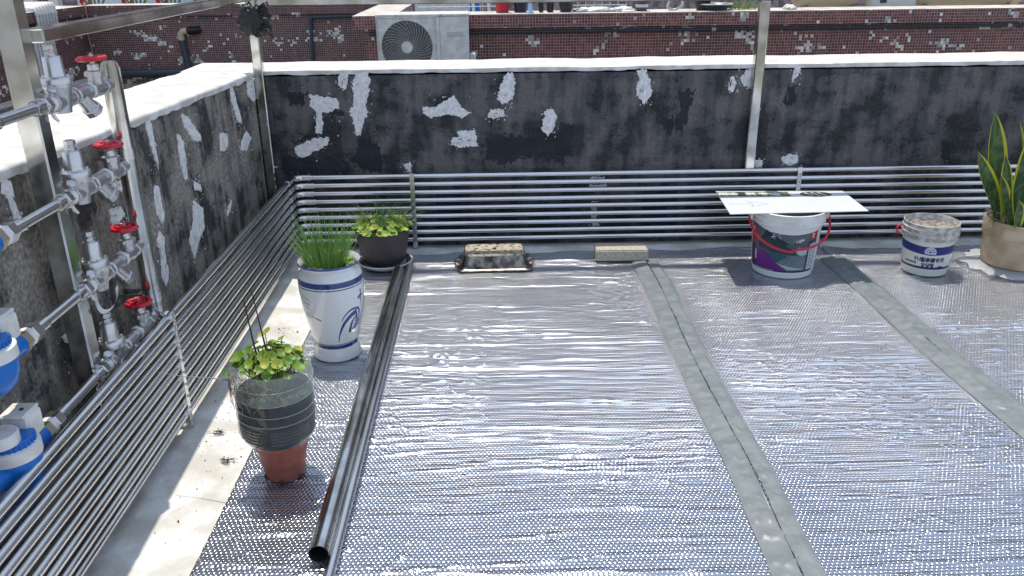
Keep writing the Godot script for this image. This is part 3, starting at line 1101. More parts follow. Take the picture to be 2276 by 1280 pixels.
func build_air_conditioner() -> void:
	var o := thing("air_conditioner", "white outdoor air conditioner unit with a round fan grille on the far parapet", "air conditioner", Vector3(-0.57, 0.365, -7.2), 0.02)
	var W := 0.765
	var H := 0.55
	var body := MB.new()
	# casing around the round opening: side, top, back boxes and a front plate with a hole
	body.box(Vector3(0, H - 0.012, -0.15), Vector3(W + 0.008, 0.024, 0.308), 0.006)
	body.box(Vector3(0, 0.012, -0.15), Vector3(W, 0.024, 0.30), 0.004)
	body.box(Vector3(-W / 2 + 0.008, H / 2, -0.15), Vector3(0.016, H - 0.05, 0.30), 0.004)
	body.box(Vector3(W / 2 - 0.008, H / 2, -0.15), Vector3(0.016, H - 0.05, 0.30), 0.004)
	body.box(Vector3(0, H / 2, -0.295), Vector3(W - 0.04, H - 0.05, 0.01))
	body.box(Vector3(0.257, H / 2, -0.012), Vector3(0.225, H - 0.052, 0.024), 0.004)
	var fc := Vector2(-0.135, 0.285)
	var fr0 := 0.213
	var sq := 0.243
	for k in 48:
		var a0 := TAU * k / 48
		var a1 := TAU * (k + 1) / 48
		var q0 := Vector2(cos(a0), sin(a0))
		var q1 := Vector2(cos(a1), sin(a1))
		var s0: Vector2 = q0 * sq / maxf(absf(q0.x), absf(q0.y))
		var s1: Vector2 = q1 * sq / maxf(absf(q1.x), absf(q1.y))
		var P := func(v: Vector2, z: float) -> Vector3: return Vector3(fc.x + v.x, fc.y + v.y, z)
		body.quad(P.call(q0 * fr0, -0.004), P.call(s0, -0.004), P.call(s1, -0.004), P.call(q1 * fr0, -0.004))
		body.quad(P.call(q0 * fr0, -0.06), P.call(q0 * fr0, -0.004), P.call(q1 * fr0, -0.004), P.call(q1 * fr0, -0.06))
	body.box(Vector3(-0.372, H / 2, -0.01), Vector3(0.012, H - 0.05, 0.02))
	body.box(Vector3(0.126, H / 2, -0.01), Vector3(0.035, H - 0.05, 0.02), 0.004)
	body.box(Vector3(-0.135, H - 0.026, -0.008), Vector3(0.50, 0.008, 0.016))
	part("casing", body, M.white_plastic, o)
	var g := MB.new()
	for k in 17:
		var r := 0.053 + k * 0.0098
		g.tube(arc(Vector3(fc.x, fc.y, 0.006), Vector3.RIGHT * r, Vector3.UP * r, 0, TAU, 48), 0.0009, 4, false)
	for k in 36:
		var pts := []
		for j in 9:
			var r: float = lerp(0.048, 0.216, j / 8.0)
			var an := TAU * k / 36 + j * 0.09
			pts.append(Vector3(fc.x + cos(an) * r, fc.y + sin(an) * r, 0.007 - (0.008 if j == 8 else 0.0)))
		g.tube(pts, 0.0011, 4, false)
	var bd := arc(Vector3.ZERO, Vector3.RIGHT, Vector3.UP, 0, 1, 1)
	bd = []
	for p in [[-1, -1], [1, -1], [1, 1], [-1, 1], [-1, -1]]:
		bd.append(Vector3(fc.x + p[0] * 0.235, fc.y + p[1] * 0.235, 0.0))
	g.tube(bd, 0.004, 6, false)
	part("fan_grille", g, M.white_plastic, o)
	var hub := MB.new()
	hub.tube([Vector3(fc.x, fc.y, -0.01), Vector3(fc.x, fc.y, 0.012)], 0.047, 24)
	part("grille_hub", hub, M.white_plastic, o)
	var dark := mat(lin(0.012, 0.012, 0.013), 0.6)
	for k in 3:
		var bl := MB.new()
		var rows := []
		for r in 5:
			var row := []
			var rad: float = lerp(0.04, 0.2, r / 4.0)
			for c in 7:
				var an: float = TAU * k / 3 + lerp(-0.75, 0.75, c / 6.0)
				row.append(Vector3(fc.x + cos(an) * rad, fc.y + sin(an) * rad, -0.07 + 0.04 * (c / 6.0 - 0.5)))
			rows.append(row)
		bl.sheet(rows)
		part("fan_blade", bl, dark, o)
	var bk := MB.new()
	bk.box(Vector3(-0.13, H / 2, -0.2), Vector3(0.49, H - 0.06, 0.01))
	part("fan_chamber", bk, dark, o)
	var plate := MB.new()
	plate.box(Vector3(0.265, 0.385, 0.001), Vector3(0.13, 0.035, 0.004), 0.001)
	part("name_plate", plate, mat(lin(0.50, 0.52, 0.50), 0.4), o)
	for x in [-0.215, 0.155]:
		var sc := MB.new()
		sc.tube([Vector3(x, H - 0.013, 0.0), Vector3(x, H - 0.013, 0.007)], 0.005, 8)
		part("screw", sc, M.black_wire, o)
	var vb := MB.new()
	vb.box(Vector3(W / 2 + 0.028, 0.16, -0.2), Vector3(0.05, 0.11, 0.09), 0.012)
	vb.tube([Vector3(W / 2 + 0.05, 0.14, -0.17), Vector3(W / 2 + 0.10, 0.12, -0.17), Vector3(W / 2 + 0.13, 0.05, -0.2), Vector3(W / 2 + 0.12, -0.1, -0.25)], 0.02, 8)
	part("service_valve", vb, M.putty, o)
	var ft := MB.new()
	for x in [-0.25, 0.25]:
		ft.box(Vector3(x, -0.02, -0.16), Vector3(0.05, 0.04, 0.40), 0.004)
		ft.box(Vector3(x, -0.18, -0.34), Vector3(0.05, 0.36, 0.04), 0.004)
	part("bracket", ft, M.cast, o)

const ORD := ["topmost", "second", "third", "fourth", "fifth", "sixth", "seventh", "eighth", "lowest"]

func pipe_y(k: int) -> float:
	return 0.369 - k * 0.0402

func build_pipe_rack() -> void:
	for k in 9:
		var y := pipe_y(k)
		var lab: String = "%s stainless water pipe of nine %s turning the corner of the parapet" % [ORD[k], "from the top" if k > 0 and k < 8 else "in the rack"]
		var o := thing("water_pipe", lab, "pipe", Vector3(0, 0, 0), 0, "stainless pipes along the parapet")
		var xl := -0.966 + rng.randf_range(-0.002, 0.002)
		var yl := y + rng.randf_range(-0.0015, 0.0015)
		var zb := -3.928
		var st: float = [0.0, 0.012, 0.006, 0.014, 0.02, 0.026, 0.022, 0.03, 0.04][k]
		var r := 0.0118
		var a := MB.new()
		a.tube([Vector3(xl, yl, 1.7), Vector3(xl, yl + rng.randf_range(-0.002, 0.002), -1.0), Vector3(xl + 0.001, yl, -2.4), Vector3(xl, yl, -3.84)], 0.0130, 14, false)
		part("side_run", a, M.steel, o)
		var b := MB.new()
		b.tube([Vector3(xl + 0.07 + st, y, zb), Vector3(0.5, y + rng.randf_range(-0.001, 0.001), zb + rng.randf_range(-0.002, 0.002)), Vector3(2.0, y, zb), Vector3(5.0, y, zb)], r, 14, false)
		part("back_run", b, M.steel, o)
		# press fitting elbow with beads
		var e := MB.new()
		var cx := xl
		var pts := [Vector3(cx, yl, -3.80), Vector3(cx, yl, -3.868)]
		pts.append_array(arc(Vector3(cx + 0.045, y, -3.878), Vector3(-0.045, 0, 0), Vector3(0, 0, -0.05), 0.0, PI / 2, 6))
		pts.append(Vector3(cx + 0.085 + st, y, zb))
		e.tube(pts, r + 0.0030, 14)
		part("elbow", e, M.steel, o)
		for q in [Vector3(cx, yl, -3.81), Vector3(cx, yl, -3.862)]:
			var bd := MB.new()
			bd.tube([q + Vector3(0, 0, 0.005), q, q - Vector3(0, 0, 0.005)], [r + 0.002, r + 0.0052, r + 0.002], 14, false)
			part("bead", bd, M.steel, o)
		for dx in [0.052, 0.08]:
			var q := Vector3(cx + dx + st, y, zb)
			var bd := MB.new()
			bd.tube([q - Vector3(0.005, 0, 0), q, q + Vector3(0.005, 0, 0)], [r + 0.002, r + 0.0052, r + 0.002], 14, false)
			part("bead", bd, M.steel, o)
		# couplings in the side run
		for zc in [-3.42 - 0.05 * (k % 3), -0.6 - 0.04 * (k % 4)]:
			var cp := MB.new()
			cp.tube([Vector3(xl, yl, zc + 0.035), Vector3(xl, yl, zc + 0.028), Vector3(xl, yl, zc - 0.028), Vector3(xl, yl, zc - 0.035)], [r + 0.001, r + 0.0026, r + 0.0026, r + 0.001], 14, false)
			part("coupling", cp, M.steel, o)
	# slotted brackets that hold the pipes
	var spots := [[Vector3(-0.395, 0, -3.913), 0.0, "slotted steel bracket strip screwed over the back pipes near the dark flowerpot"], [Vector3(1.487, 0, -3.913), 0.0, "slotted steel bracket strip screwed over the back pipes behind the white board"], [Vector3(-0.951, 0, -2.26), PI / 2, "slotted steel bracket strip across the side pipes below the riser pipe"]]
	for s in spots:
		var o := thing("pipe_bracket", s[2], "bracket", s[0], s[1])
		var mb := MB.new()
		mb.box(Vector3(0, 0.197, 0.0), Vector3(0.020, 0.375, 0.003), 0.001)
		mb.box(Vector3(-0.0105, 0.197, -0.011), Vector3(0.0022, 0.375, 0.024))
		mb.box(Vector3(0, 0.012, -0.02), Vector3(0.022, 0.003, 0.05))
		part("strip", mb, M.steel, o)
		for k in 10:
			var sc := MB.new()
			sc.tube([Vector3(0, 0.03 + k * 0.0402, 0.001), Vector3(0, 0.03 + k * 0.0402, 0.005), Vector3(0, 0.03 + k * 0.0402, 0.006)], [0.0048, 0.004, 0.001], 8)
			part("screw", sc, M.cast, o)

func build_railing() -> void:
	# posts of square stainless tube
	var rails := [
		["railing_post", Vector3(-1.040, 0.80, -1.91), Vector3(0.05, 1.52, 0.05), "mirror bright square post beside the water meters"],
		["railing_post", Vector3(-1.071, 0.665, -3.938), Vector3(0.042, 1.05, 0.042), "square stainless post in the corner of the parapets, under a black bag"],
		["railing_post", Vector3(1.24, 0.765, -3.940), Vector3(0.046, 0.77, 0.046), "square stainless post standing alone before the back parapet"]]
	for r in rails:
		var o := thing(r[0], r[3], "post", r[1], 0.0, "stainless railing posts")
		var mb := MB.new()
		mb.box(Vector3.ZERO, r[2], 0.004)
		part("tube", mb, M.steel_mirror, o)
		var ft := MB.new()
		for dy in [-r[2].y * 0.5 + 0.05, -r[2].y * 0.5 + 0.28]:
			ft.tube([Vector3(0.0, dy, -0.02 if r[1].x > 0 else 0.0) + Vector3(0.015, 0, 0), Vector3(0.036, dy, -0.02 if r[1].x > 0 else 0.0)], 0.006, 8)
		part("bolt", ft, M.cast, o)
	var sr := thing("railing_bar", "long rectangular stainless top rail running above the side parapet", "railing", Vector3(-1.068, 1.196, -3.92))
	var a := MB.new()
	a.box(Vector3(0.027, 0.0, 1.0), Vector3(0.05, 0.030, 1.97), 0.003, Basis(Vector3.UP, 0.0265))
	part("tube", a, M.steel_mirror, sr)
	var b := MB.new()
	b.box(Vector3(2.0, 1.172, -3.940), Vector3(6.08, 0.036, 0.042), 0.003)
	single("railing_bar", b, M.steel_mirror, "long stainless top rail running above the back parapet", "railing")
	# black plastic bag knotted on the corner post
	var bag := MB.new()
	var rows := []
	for i in 29:
		var row := []
		for j in 41:
			var th := PI * i / 28.0
			var ph := TAU * (j % 40) / 40.0
			var d := Vector3(sin(th) * cos(ph), cos(th), sin(th) * sin(ph))
			var rr := 0.066 + 0.018 * fn2.get_noise_3d(d.x * 1.6, d.y * 1.6, d.z * 1.6) + 0.012 * absf(fn2.get_noise_3d(d.x * 4.0 + 9.0, d.y * 4.0, d.z * 4.0))
			row.append(Vector3(-1.066, 1.095, -3.935) + d * rr * Vector3(1.02, 1.05, 0.9))
		rows.append(row)
	bag.sheet(rows)
	var bo := thing("black_bag", "crumpled black plastic bag wrapped round the corner post", "bag")
	part("bag", bag, M.black_plastic, bo)
	var kn := MB.new()
	var r3 := RandomNumberGenerator.new()
	r3.seed = 8
	for k in 9:
		var p := Vector3(-1.03, 1.10 + r3.randf_range(-0.05, 0.05), -3.90)
		kn.tube([p, p + Vector3(0.03, r3.randf_range(-0.02, 0.03), 0.01), p + Vector3(0.05, r3.randf_range(-0.05, 0.02), 0.0)], [0.007, 0.006, 0.002], 5)
	part("loose_end", kn, M.black_plastic, bo)

# ------------------------------------------------------------------ riser, valves, meters
func hexnut(mb: MB, c: Vector3, ax: Vector3, r: float, L: float) -> void:
	mb.prism(c, ax, r, L)

func handwheel(o: Node3D, c: Vector3, tilt: Basis) -> void:
	var hw := MB.new()
	var pts := []
	for k in 49:
		var an := TAU * k / 48
		var r := 0.031 + 0.0014 * cos(an * 8.0)
		pts.append(c + tilt * Vector3(cos(an) * r, 0.0, sin(an) * r))
	hw.tube(pts, 0.0058, 8, false)
	for k in 4:
		var an := TAU * k / 4 + 0.4
		hw.tube([c + tilt * Vector3(0, 0.001, 0), c + tilt * Vector3(cos(an) * 0.017, -0.003, sin(an) * 0.017), c + tilt * Vector3(cos(an) * 0.029, 0, sin(an) * 0.029)], [0.007, 0.005, 0.005], 6)
	hw.tube([c + tilt * Vector3(0, -0.006, 0), c + tilt * Vector3(0, 0.004, 0)], 0.010, 10)
	part("handwheel", hw, M.red, o)
	var nt := MB.new()
	nt.tube([c + tilt * Vector3(0, 0.003, 0), c + tilt * Vector3(0, 0.010, 0)], 0.006, 6)
	nt.tube([c + tilt * Vector3(0, 0.010, 0), c + tilt * Vector3(0, 0.014, 0)], 0.003, 6)
	part("wheel_nut", nt, M.cast, o)

func build_meter_manifold() -> void:
	var X := -1.015
	var riser := thing("riser_pipe", "thick polished stainless riser pipe standing on brackets before the side parapet", "pipe", Vector3(X, 0, -2.289))
	var rp := MB.new()
	rp.tube([Vector3(0, 0.385, 0), Vector3(0, 1.085, 0), Vector3(0, 1.098, 0), Vector3(0, 1.104, 0)], [0.0245, 0.0245, 0.021, 0.012], 24)
	part("pipe", rp, M.steel_mirror, riser)
	for y in [0.855, 0.43]:
		var cl := MB.new()
		cl.lathe([Vector2(0.0252, -0.014), Vector2(0.027, -0.014), Vector2(0.027, 0.014), Vector2(0.0252, 0.014)], 24, Transform3D(Basis.IDENTITY, Vector3(0, y, 0)))
		cl.box(Vector3(-0.055, y, 0.022), Vector3(0.08, 0.028, 0.003))
		cl.box(Vector3(-0.055, y, -0.022), Vector3(0.08, 0.028, 0.003))
		cl.box(Vector3(-0.096, y, 0.0), Vector3(0.003, 0.03, 0.09))
		cl.tube([Vector3(-0.045, y, -0.03), Vector3(-0.045, y, 0.034)], 0.004, 6)
		part("clamp", cl, M.steel, riser)
	var stub := MB.new()
	stub.tube([Vector3(0, 0.40, 0), Vector3(0, 0.37, 0.0), Vector3(0.012, 0.352, -0.01), Vector3(0.03, 0.35, -0.02)], 0.0252, 18)
	part("foot_elbow", stub, M.steel, riser)
	var ys := [1.0455, 0.825, 0.596, 0.374]
	var dir := Vector3(0, 0, 1)
	for k in 4:
		var y: float = ys[k]
		var lab: String = ["highest valve set on the riser, above the parapet, red handwheel and pressure regulator", "valve set second from the top of the riser, red handwheel and pressure regulator", "valve set third from the top of the riser, with a loose white tape end hanging", "lowest valve set on the riser, half hidden behind the side pipes"][k]
		var o := thing("valve_set", lab, "valve", Vector3(X, y, -0.031), 0.0, "valve sets on the riser pipe")
		# nipple and gate valve
		var gv := MB.new()
		gv.tube([Vector3(0, 0, -2.236), Vector3(0, 0, -2.205)], 0.016, 14)
		hexnut(gv, Vector3(0, 0, -2.205), dir, 0.021, 0.018)
		gv.tube([Vector3(0, 0, -2.20), Vector3(0, 0, -2.185), Vector3(0, 0, -2.165), Vector3(0, 0, -2.145), Vector3(0, 0, -2.13)], [0.016, 0.019, 0.022, 0.019, 0.016], 14)
		gv.prism(Vector3(0, 0.036, -2.165), Vector3.UP, 0.0245, 0.011)
		gv.prism(Vector3(0, 0.055, -2.165), Vector3.UP, 0.0145, 0.009)
		gv.lathe([Vector2(0.019, 0.005), Vector2(0.019, 0.03), Vector2(0.023, 0.031), Vector2(0.023, 0.043), Vector2(0.015, 0.046), Vector2(0.013, 0.06), Vector2(0.006, 0.062), Vector2(0.005, 0.08), Vector2(0.0, 0.08)], 12, Transform3D(Basis.IDENTITY, Vector3(0, 0, -2.165)))
		hexnut(gv, Vector3(0, 0, -2.128), dir, 0.021, 0.018)
		part("gate_valve", gv, M.cast, o)
		var tilt := Basis.from_euler(Vector3(rng.randf_range(-0.06, 0.06), rng.randf(), rng.randf_range(-0.05, 0.05)))
		handwheel(o, Vector3(0.0, 0.074, -2.165), tilt)
		# strainer with slanting basket
		var sn := MB.new()
		sn.tube([Vector3(0, 0, -2.12), Vector3(0, 0, -2.10), Vector3(0, 0, -2.06), Vector3(0, 0, -2.035)], [0.016, 0.019, 0.020, 0.017], 14)
		var bd := Vector3(0.25, -0.78, -0.55).normalized()
		sn.tube([Vector3(0, 0, -2.06), Vector3(0, 0, -2.06) + bd * 0.035, Vector3(0, 0, -2.06) + bd * 0.04, Vector3(0, 0, -2.06) + bd * 0.062], [0.017, 0.018, 0.020, 0.0195], 12)
		sn.prism(Vector3(0, 0, -2.06) + bd * 0.054, bd, 0.0235, 0.017, 8)
		for j in 5:
			sn.tube([Vector3(0, 0, -2.104 + j * 0.0035), Vector3(0, 0, -2.1025 + j * 0.0035), Vector3(0, 0, -2.101 + j * 0.0035)], [0.0185, 0.0205, 0.0185], 14, false)
		part("strainer", sn, M.cast, o)
		# thread seal tape
		var tp := MB.new()
		tp.tube([Vector3(0, 0, -2.126), Vector3(0, 0, -2.113)], 0.0195, 12)
		part("seal_tape", tp, M.tape_white, o)
		tp = MB.new()
		tp.tube([Vector3(0, 0, -2.040), Vector3(0, 0, -2.022)], 0.0200, 12)
		part("seal_tape", tp, M.tape_white, o)
		tp = MB.new()
		tp.tube([Vector3(0, 0, -1.925), Vector3(0, 0, -1.905)], 0.0185, 12)
		if k < 3:
			tp.tube([Vector3(0, -0.016, -1.915), Vector3(0.008, -0.03, -1.91), Vector3(0.012, -0.04, -1.918)], [0.004, 0.005, 0.003], 5)
		part("seal_tape", tp, M.tape_white, o)
		# pressure regulator: bell on a tee body
		var pr := MB.new()
		pr.tube([Vector3(0, 0, -2.03), Vector3(0, 0, -2.015), Vector3(0, 0, -1.99), Vector3(0, 0, -1.94), Vector3(0, 0, -1.925)], [0.017, 0.020, 0.022, 0.022, 0.017], 14)
		pr.lathe([Vector2(0.0, -0.03), Vector2(0.021, -0.028), Vector2(0.024, -0.005), Vector2(0.027, 0.012), Vector2(0.030, 0.03), Vector2(0.034, 0.034), Vector2(0.035, 0.05), Vector2(0.033, 0.053), Vector2(0.024, 0.056), Vector2(0.0225, 0.062), Vector2(0.021, 0.098), Vector2(0.019, 0.101), Vector2(0.013, 0.102), Vector2(0.013, 0.105)], 18, Transform3D(Basis.IDENTITY, Vector3(0, 0, -1.968)))
		for j in 8:
			var an := TAU * j / 8
			pr.prism(Vector3(cos(an) * 0.0285, 0.0555, -1.968 + sin(an) * 0.0285), Vector3.UP, 0.0035, 0.005)
		pr.prism(Vector3(0, 0, -2.022), dir, 0.0225, 0.016, 8)
		pr.prism(Vector3(0, 0, -1.934), dir, 0.0225, 0.014, 8)
		part("pressure_regulator", pr, M.cast, o)
		var bo := MB.new()
		bo.prism(Vector3(0, 0.1065, -1.968), Vector3.UP, 0.0135, 0.009)
		bo.tube([Vector3(0, 0.111, -1.968), Vector3(0, 0.115, -1.968)], 0.009, 10)
		bo.prism(Vector3(0, 0.121, -1.968), Vector3.UP, 0.0135, 0.012)
		part("adjusting_bolt", bo, M.cast, o)
		var pl := MB.new()
		pl.tube([Vector3(0.0, 0.012, -1.925), Vector3(0.01, 0.03, -1.915)], 0.009, 8)
		pl.prism(Vector3(0.012, 0.034, -1.913), Vector3(0.4, 0.85, 0.3).normalized(), 0.0115, 0.008)
		part("gauge_plug", pl, M.cast, o)
		# union and outlet pipe
		var un := MB.new()
		hexnut(un, Vector3(0, 0, -1.893), dir, 0.021, 0.022)
		un.tube([Vector3(0, 0, -1.882), Vector3(0, 0, -1.86), Vector3(0, 0, -1.855), Vector3(0, 0, -1.85), Vector3(0, 0, -1.845)], [0.0155, 0.0155, 0.018, 0.018, 0.0135], 14)
		part("union", un, M.steel, o)
		var op := MB.new()
		op.tube([Vector3(0, 0, -1.86), Vector3(0, 0, -1.655)], 0.0128, 14)
		op.tube([Vector3(0, 0, -1.70), Vector3(0, 0, -1.693), Vector3(0, 0, -1.687)], [0.0132, 0.0165, 0.0132], 14, false)
		op.tube([Vector3(0, 0, -1.695), Vector3(0, 0, -1.655)], 0.0152, 14)
		part("outlet_pipe", op, M.steel, o)
		if k == 2:
			var ribbon := MB.new()
			var rows := []
			for j in 15:
				var t := j / 14.0
				var c := Vector3(0.012 + 0.02 * t, -0.018 - 0.055 * sin(t * PI) - 0.012 * t, -1.915 - 0.07 * t + 0.02 * sin(t * 6.0))
				rows.append([c + Vector3(0.004, 0.006, 0), c - Vector3(0.004, 0.006, 0)])
			ribbon.sheet(rows)
			part("tape_end", ribbon, M.tape_white, o)
		# meters
		if k > 0:
			build_meter(y, k)

func build_meter(y: float, k: int) -> void:
	var lab: String = ["", "water meter on the second outlet pipe from the top, its brass union at the post", "blue water meter with a white module on the third outlet pipe", "blue water meter with a white module on the lowest outlet pipe"][k]
	var o := thing("water_meter", lab, "water meter", Vector3(-1.015, y, -1.027), 0.0, "blue water meters on the outlet pipes")
	var z0 := -0.640
	var nt := MB.new()
	hexnut(nt, Vector3(0, 0, z0 - 0.005), Vector3(0, 0, 1), 0.023, 0.028)
	part("pipe_nut", nt, M.steel, o)
	var wt := MB.new()
	wt.tube([Vector3(0, 0, z0 + 0.008), Vector3(0, 0, z0 + 0.014), Vector3(0, 0, z0 + 0.026), Vector3(0, 0, z0 + 0.03)], [0.019, 0.022, 0.022, 0.019], 16)
	part("seal_tape", wt, M.tape_white, o)
	var bn := MB.new()
	hexnut(bn, Vector3(0, 0, z0 + 0.044), Vector3(0, 0, 1), 0.025, 0.028)
	part("brass_union", bn, M.brass, o)
	var c := Vector3(0, 0, z0 + 0.165)
	var bd := MB.new()
	bd.tube([Vector3(0, 0, z0 + 0.056), Vector3(0, 0, z0 + 0.06), Vector3(0, 0, z0 + 0.10), Vector3(0, 0, z0 + 0.15)], [0.025, 0.022, 0.021, 0.03], 18)
	bd.tube([Vector3(0, 0, z0 + 0.30), Vector3(0, 0, z0 + 0.24), Vector3(0, 0, z0 + 0.18)], [0.022, 0.021, 0.03], 18)
	bd.lathe([Vector2(0.0, -0.055), Vector2(0.030, -0.052), Vector2(0.046, -0.035), Vector2(0.054, -0.01), Vector2(0.056, 0.022), Vector2(0.052, 0.03)], 28, Transform3D(Basis.IDENTITY, c))
	part("body", bd, M.blue, o)
	var rg := MB.new()
	rg.lathe([Vector2(0.052, 0.020), Vector2(0.0585, 0.022), Vector2(0.0585, 0.046), Vector2(0.054, 0.05), Vector2(0.044, 0.051)], 32, Transform3D(Basis.IDENTITY, c))
	part("ring", rg, M.white_plastic, o)
	var cap := MB.new()
	var pr := []
	cap.lathe([Vector2(0.049, 0.045), Vector2(0.049, 0.062), Vector2(0.046, 0.065), Vector2(0.0, 0.066)], 32, Transform3D(Basis.IDENTITY, c))
	for j in 30:
		var an := TAU * j / 30
		cap.tube([c + Vector3(cos(an) * 0.049, 0.047, sin(an) * 0.049), c + Vector3(cos(an) * 0.049, 0.062, sin(an) * 0.049)], 0.0028, 5)
	part("bezel", cap, M.blue, o)
	var dial := MB.new()
	dial.lathe([Vector2(0.037, 0.064), Vector2(0.037, 0.086), Vector2(0.034, 0.089), Vector2(0.0, 0.089)], 28, Transform3D(Basis.IDENTITY, c + Vector3(0, 0, 0.025)))
	part("register", dial, M.white_plastic, o)
	var bx := MB.new()
	bx.box(c + Vector3(0.0, 0.062, -0.058), Vector3(0.062, 0.058, 0.058), 0.006)
	bx.box(c + Vector3(0.0, 0.093, -0.055), Vector3(0.056, 0.008, 0.062), 0.003)
	bx.box(c + Vector3(0.0, 0.040, -0.04), Vector3(0.04, 0.03, 0.05), 0.005)
	part("module", bx, M.white_plastic, o)
	var pt := MB.new()
	pt.tube([c + Vector3(0.008, 0.0965, -0.055), c + Vector3(0.008, 0.099, -0.055)], 0.0045, 10)
	part("module_button", pt, M.black_wire, o)

func stroke(im: Image, pts: Array, w0: float, w1: float, c: Color) -> void:
	var m := pts.size()
	for k in m - 1:
		var a: Vector2 = pts[k]
		var b: Vector2 = pts[k + 1]
		var cnt: int = maxi(1, int((b - a).length()))
		for j in cnt + 1:
			var t := float(j) / cnt
			var w: float = lerp(w0, w1, (k + t) / (m - 1))
			var p := a.lerp(b, t)
			var r: int = maxi(1, int(round(w)))
			for dy in range(-r, r + 1):
				for dx in range(-r, r + 1):
					if dx * dx + dy * dy <= w * w + 0.3:
						var x := int(p.x) + dx
						var y := int(p.y) + dy
						if x >= 0 and y >= 0 and x < im.get_width() and y < im.get_height():
							im.set_pixel(x, y, c)

func bend(a: Vector2, b: Vector2, c: Vector2) -> Array:
	var o := []
	for k in 13:
		var t := k / 12.0
		o.append(a.lerp(b, t).lerp(b.lerp(c, t), t))
	return o

func fill_poly(im: Image, flat: Array, c: Color) -> void:
	var lo := Vector2(1e9, 1e9)
	var hi := Vector2(-1e9, -1e9)
	for k in range(0, flat.size(), 2):
		lo = lo.min(Vector2(flat[k], flat[k + 1]))
		hi = hi.max(Vector2(flat[k], flat[k + 1]))
	for y in range(maxi(0, int(lo.y)), mini(im.get_height(), int(hi.y) + 1)):
		for x in range(maxi(0, int(lo.x)), mini(im.get_width(), int(hi.x) + 1)):
			if in_poly(Vector2(x + 0.5, y + 0.5), flat):
				im.set_pixel(x, y, c)

# strokes of the characters on a 10 by 10 square
const GLYPH := {
	"wai": [[2, 1, 0, 5], [1.5, 2.5, 4, 2.5, 3.5, 6, 0.5, 9.5], [1.5, 5, 3, 6.5], [7, 0.5, 7, 9.5], [7, 4, 9.5, 6]],
	"qiang": [[0, 3.5, 3.4, 3.5], [1.7, 1, 1.7, 8], [0, 8.5, 3.4, 7], [4, 1.5, 9.7, 1.5], [6.8, 0.3, 6.8, 4.2], [4, 4.4, 9.8, 4.4], [5, 2.4, 5.6, 3.6], [8.7, 2.4, 8, 3.6], [4.6, 5.6, 9.3, 5.6, 9.3, 9.6, 4.6, 9.6, 4.6, 5.6], [6, 7, 8, 7, 8, 8.4, 6, 8.4, 6, 7]],
	"shen": [[0.5, 1, 1.8, 2], [0.2, 4, 1.5, 5], [0.3, 9, 2, 6], [6.5, 0.3, 4, 2.6, 9, 2.2], [3, 4, 9.8, 4], [6.5, 2.6, 3, 6.4], [6.5, 4, 9.6, 6.2], [7, 5, 4.5, 6.6], [8, 6, 4, 8.2], [9.2, 7, 3.6, 9.8]],
	"lou": [[0.5, 1, 1.8, 2], [0.2, 4, 1.5, 5], [0.3, 9, 2, 6], [3.4, 1, 9.4, 1, 9.4, 3, 3.4, 3], [3.4, 1, 3.2, 9.6], [4, 4.4, 9.8, 4.4], [6.8, 4.4, 6.8, 9.6], [4.6, 9.6, 4.6, 5.8, 9.4, 5.8, 9.4, 9.6], [5.4, 7, 6, 7.4], [7.6, 7, 8.4, 7.4], [5.4, 8.4, 6, 8.8], [7.6, 8.4, 8.4, 8.8]],
	"zhuan": [[1.5, 2, 8.5, 2], [0.3, 4.2, 9.7, 4.2], [5.4, 0.3, 3.6, 6, 8, 6, 5.4, 8.4], [3.6, 7.4, 7, 9.8]],
	"yong": [[1.5, 1, 8.8, 1, 8.8, 9.4, 7.6, 9], [1.5, 1, 1.5, 6, 0.4, 9.6], [1.5, 3.8, 8.8, 3.8], [1.5, 6.4, 8.8, 6.4], [5.1, 1, 5.1, 9.4]],
	"fang": [[0.6, 0.6, 0.6, 9.6], [0.6, 0.8, 3, 0.8, 1.6, 3.6, 3, 5.6, 0.8, 6.6], [6.4, 0.3, 7, 1.6], [3.8, 2.4, 9.8, 2.4], [6, 2.4, 5.6, 6, 3.6, 9.6], [5.6, 5, 9, 5, 8.4, 9.4, 7, 8.8]],
	"shui": [[5, 0.3, 5, 9.4, 3.8, 8.6], [0.6, 3, 3.6, 3, 0.6, 8], [9, 1.8, 5.4, 4], [5.2, 3.4, 9.6, 8.6]],
	"tu": [[0.5, 1, 1.8, 2], [0.2, 4, 1.5, 5], [0.3, 9, 2, 6], [6.4, 0.4, 3, 3.8], [6.4, 0.4, 9.8, 3.8], [4.6, 4, 8.4, 4], [3.4, 6, 9.6, 6], [6.4, 4, 6.4, 9.6, 5.4, 9], [4.8, 7, 3.8, 8.6], [8, 7, 9.2, 8.6]],
	"liao": [[2.6, 0.5, 2.6, 9.6], [0.3, 4, 5, 4], [0.8, 1, 1.6, 3], [4.6, 1, 3.6, 3], [2.6, 4, 0.3, 8], [2.6, 4, 4.8, 7], [6, 1.6, 7, 2.6], [5.6, 4, 6.8, 5], [5.2, 6.6, 9.8, 5.6], [8.4, 0.4, 8.4, 9.6]],
}

func glyphs(im: Image, names: Array, x: float, y: float, s: float, w: float, c: Color, vertical := false) -> void:
	for k in names.size():
		for st in GLYPH[names[k]]:
			var pts := []
			for j in range(0, st.size(), 2):
				pts.append(Vector2(x + st[j] * s / 10.5, y + st[j + 1] * s / 10.5))
			stroke(im, pts, w, w, c)
		if vertical:
			y += s
		else:
			x += s

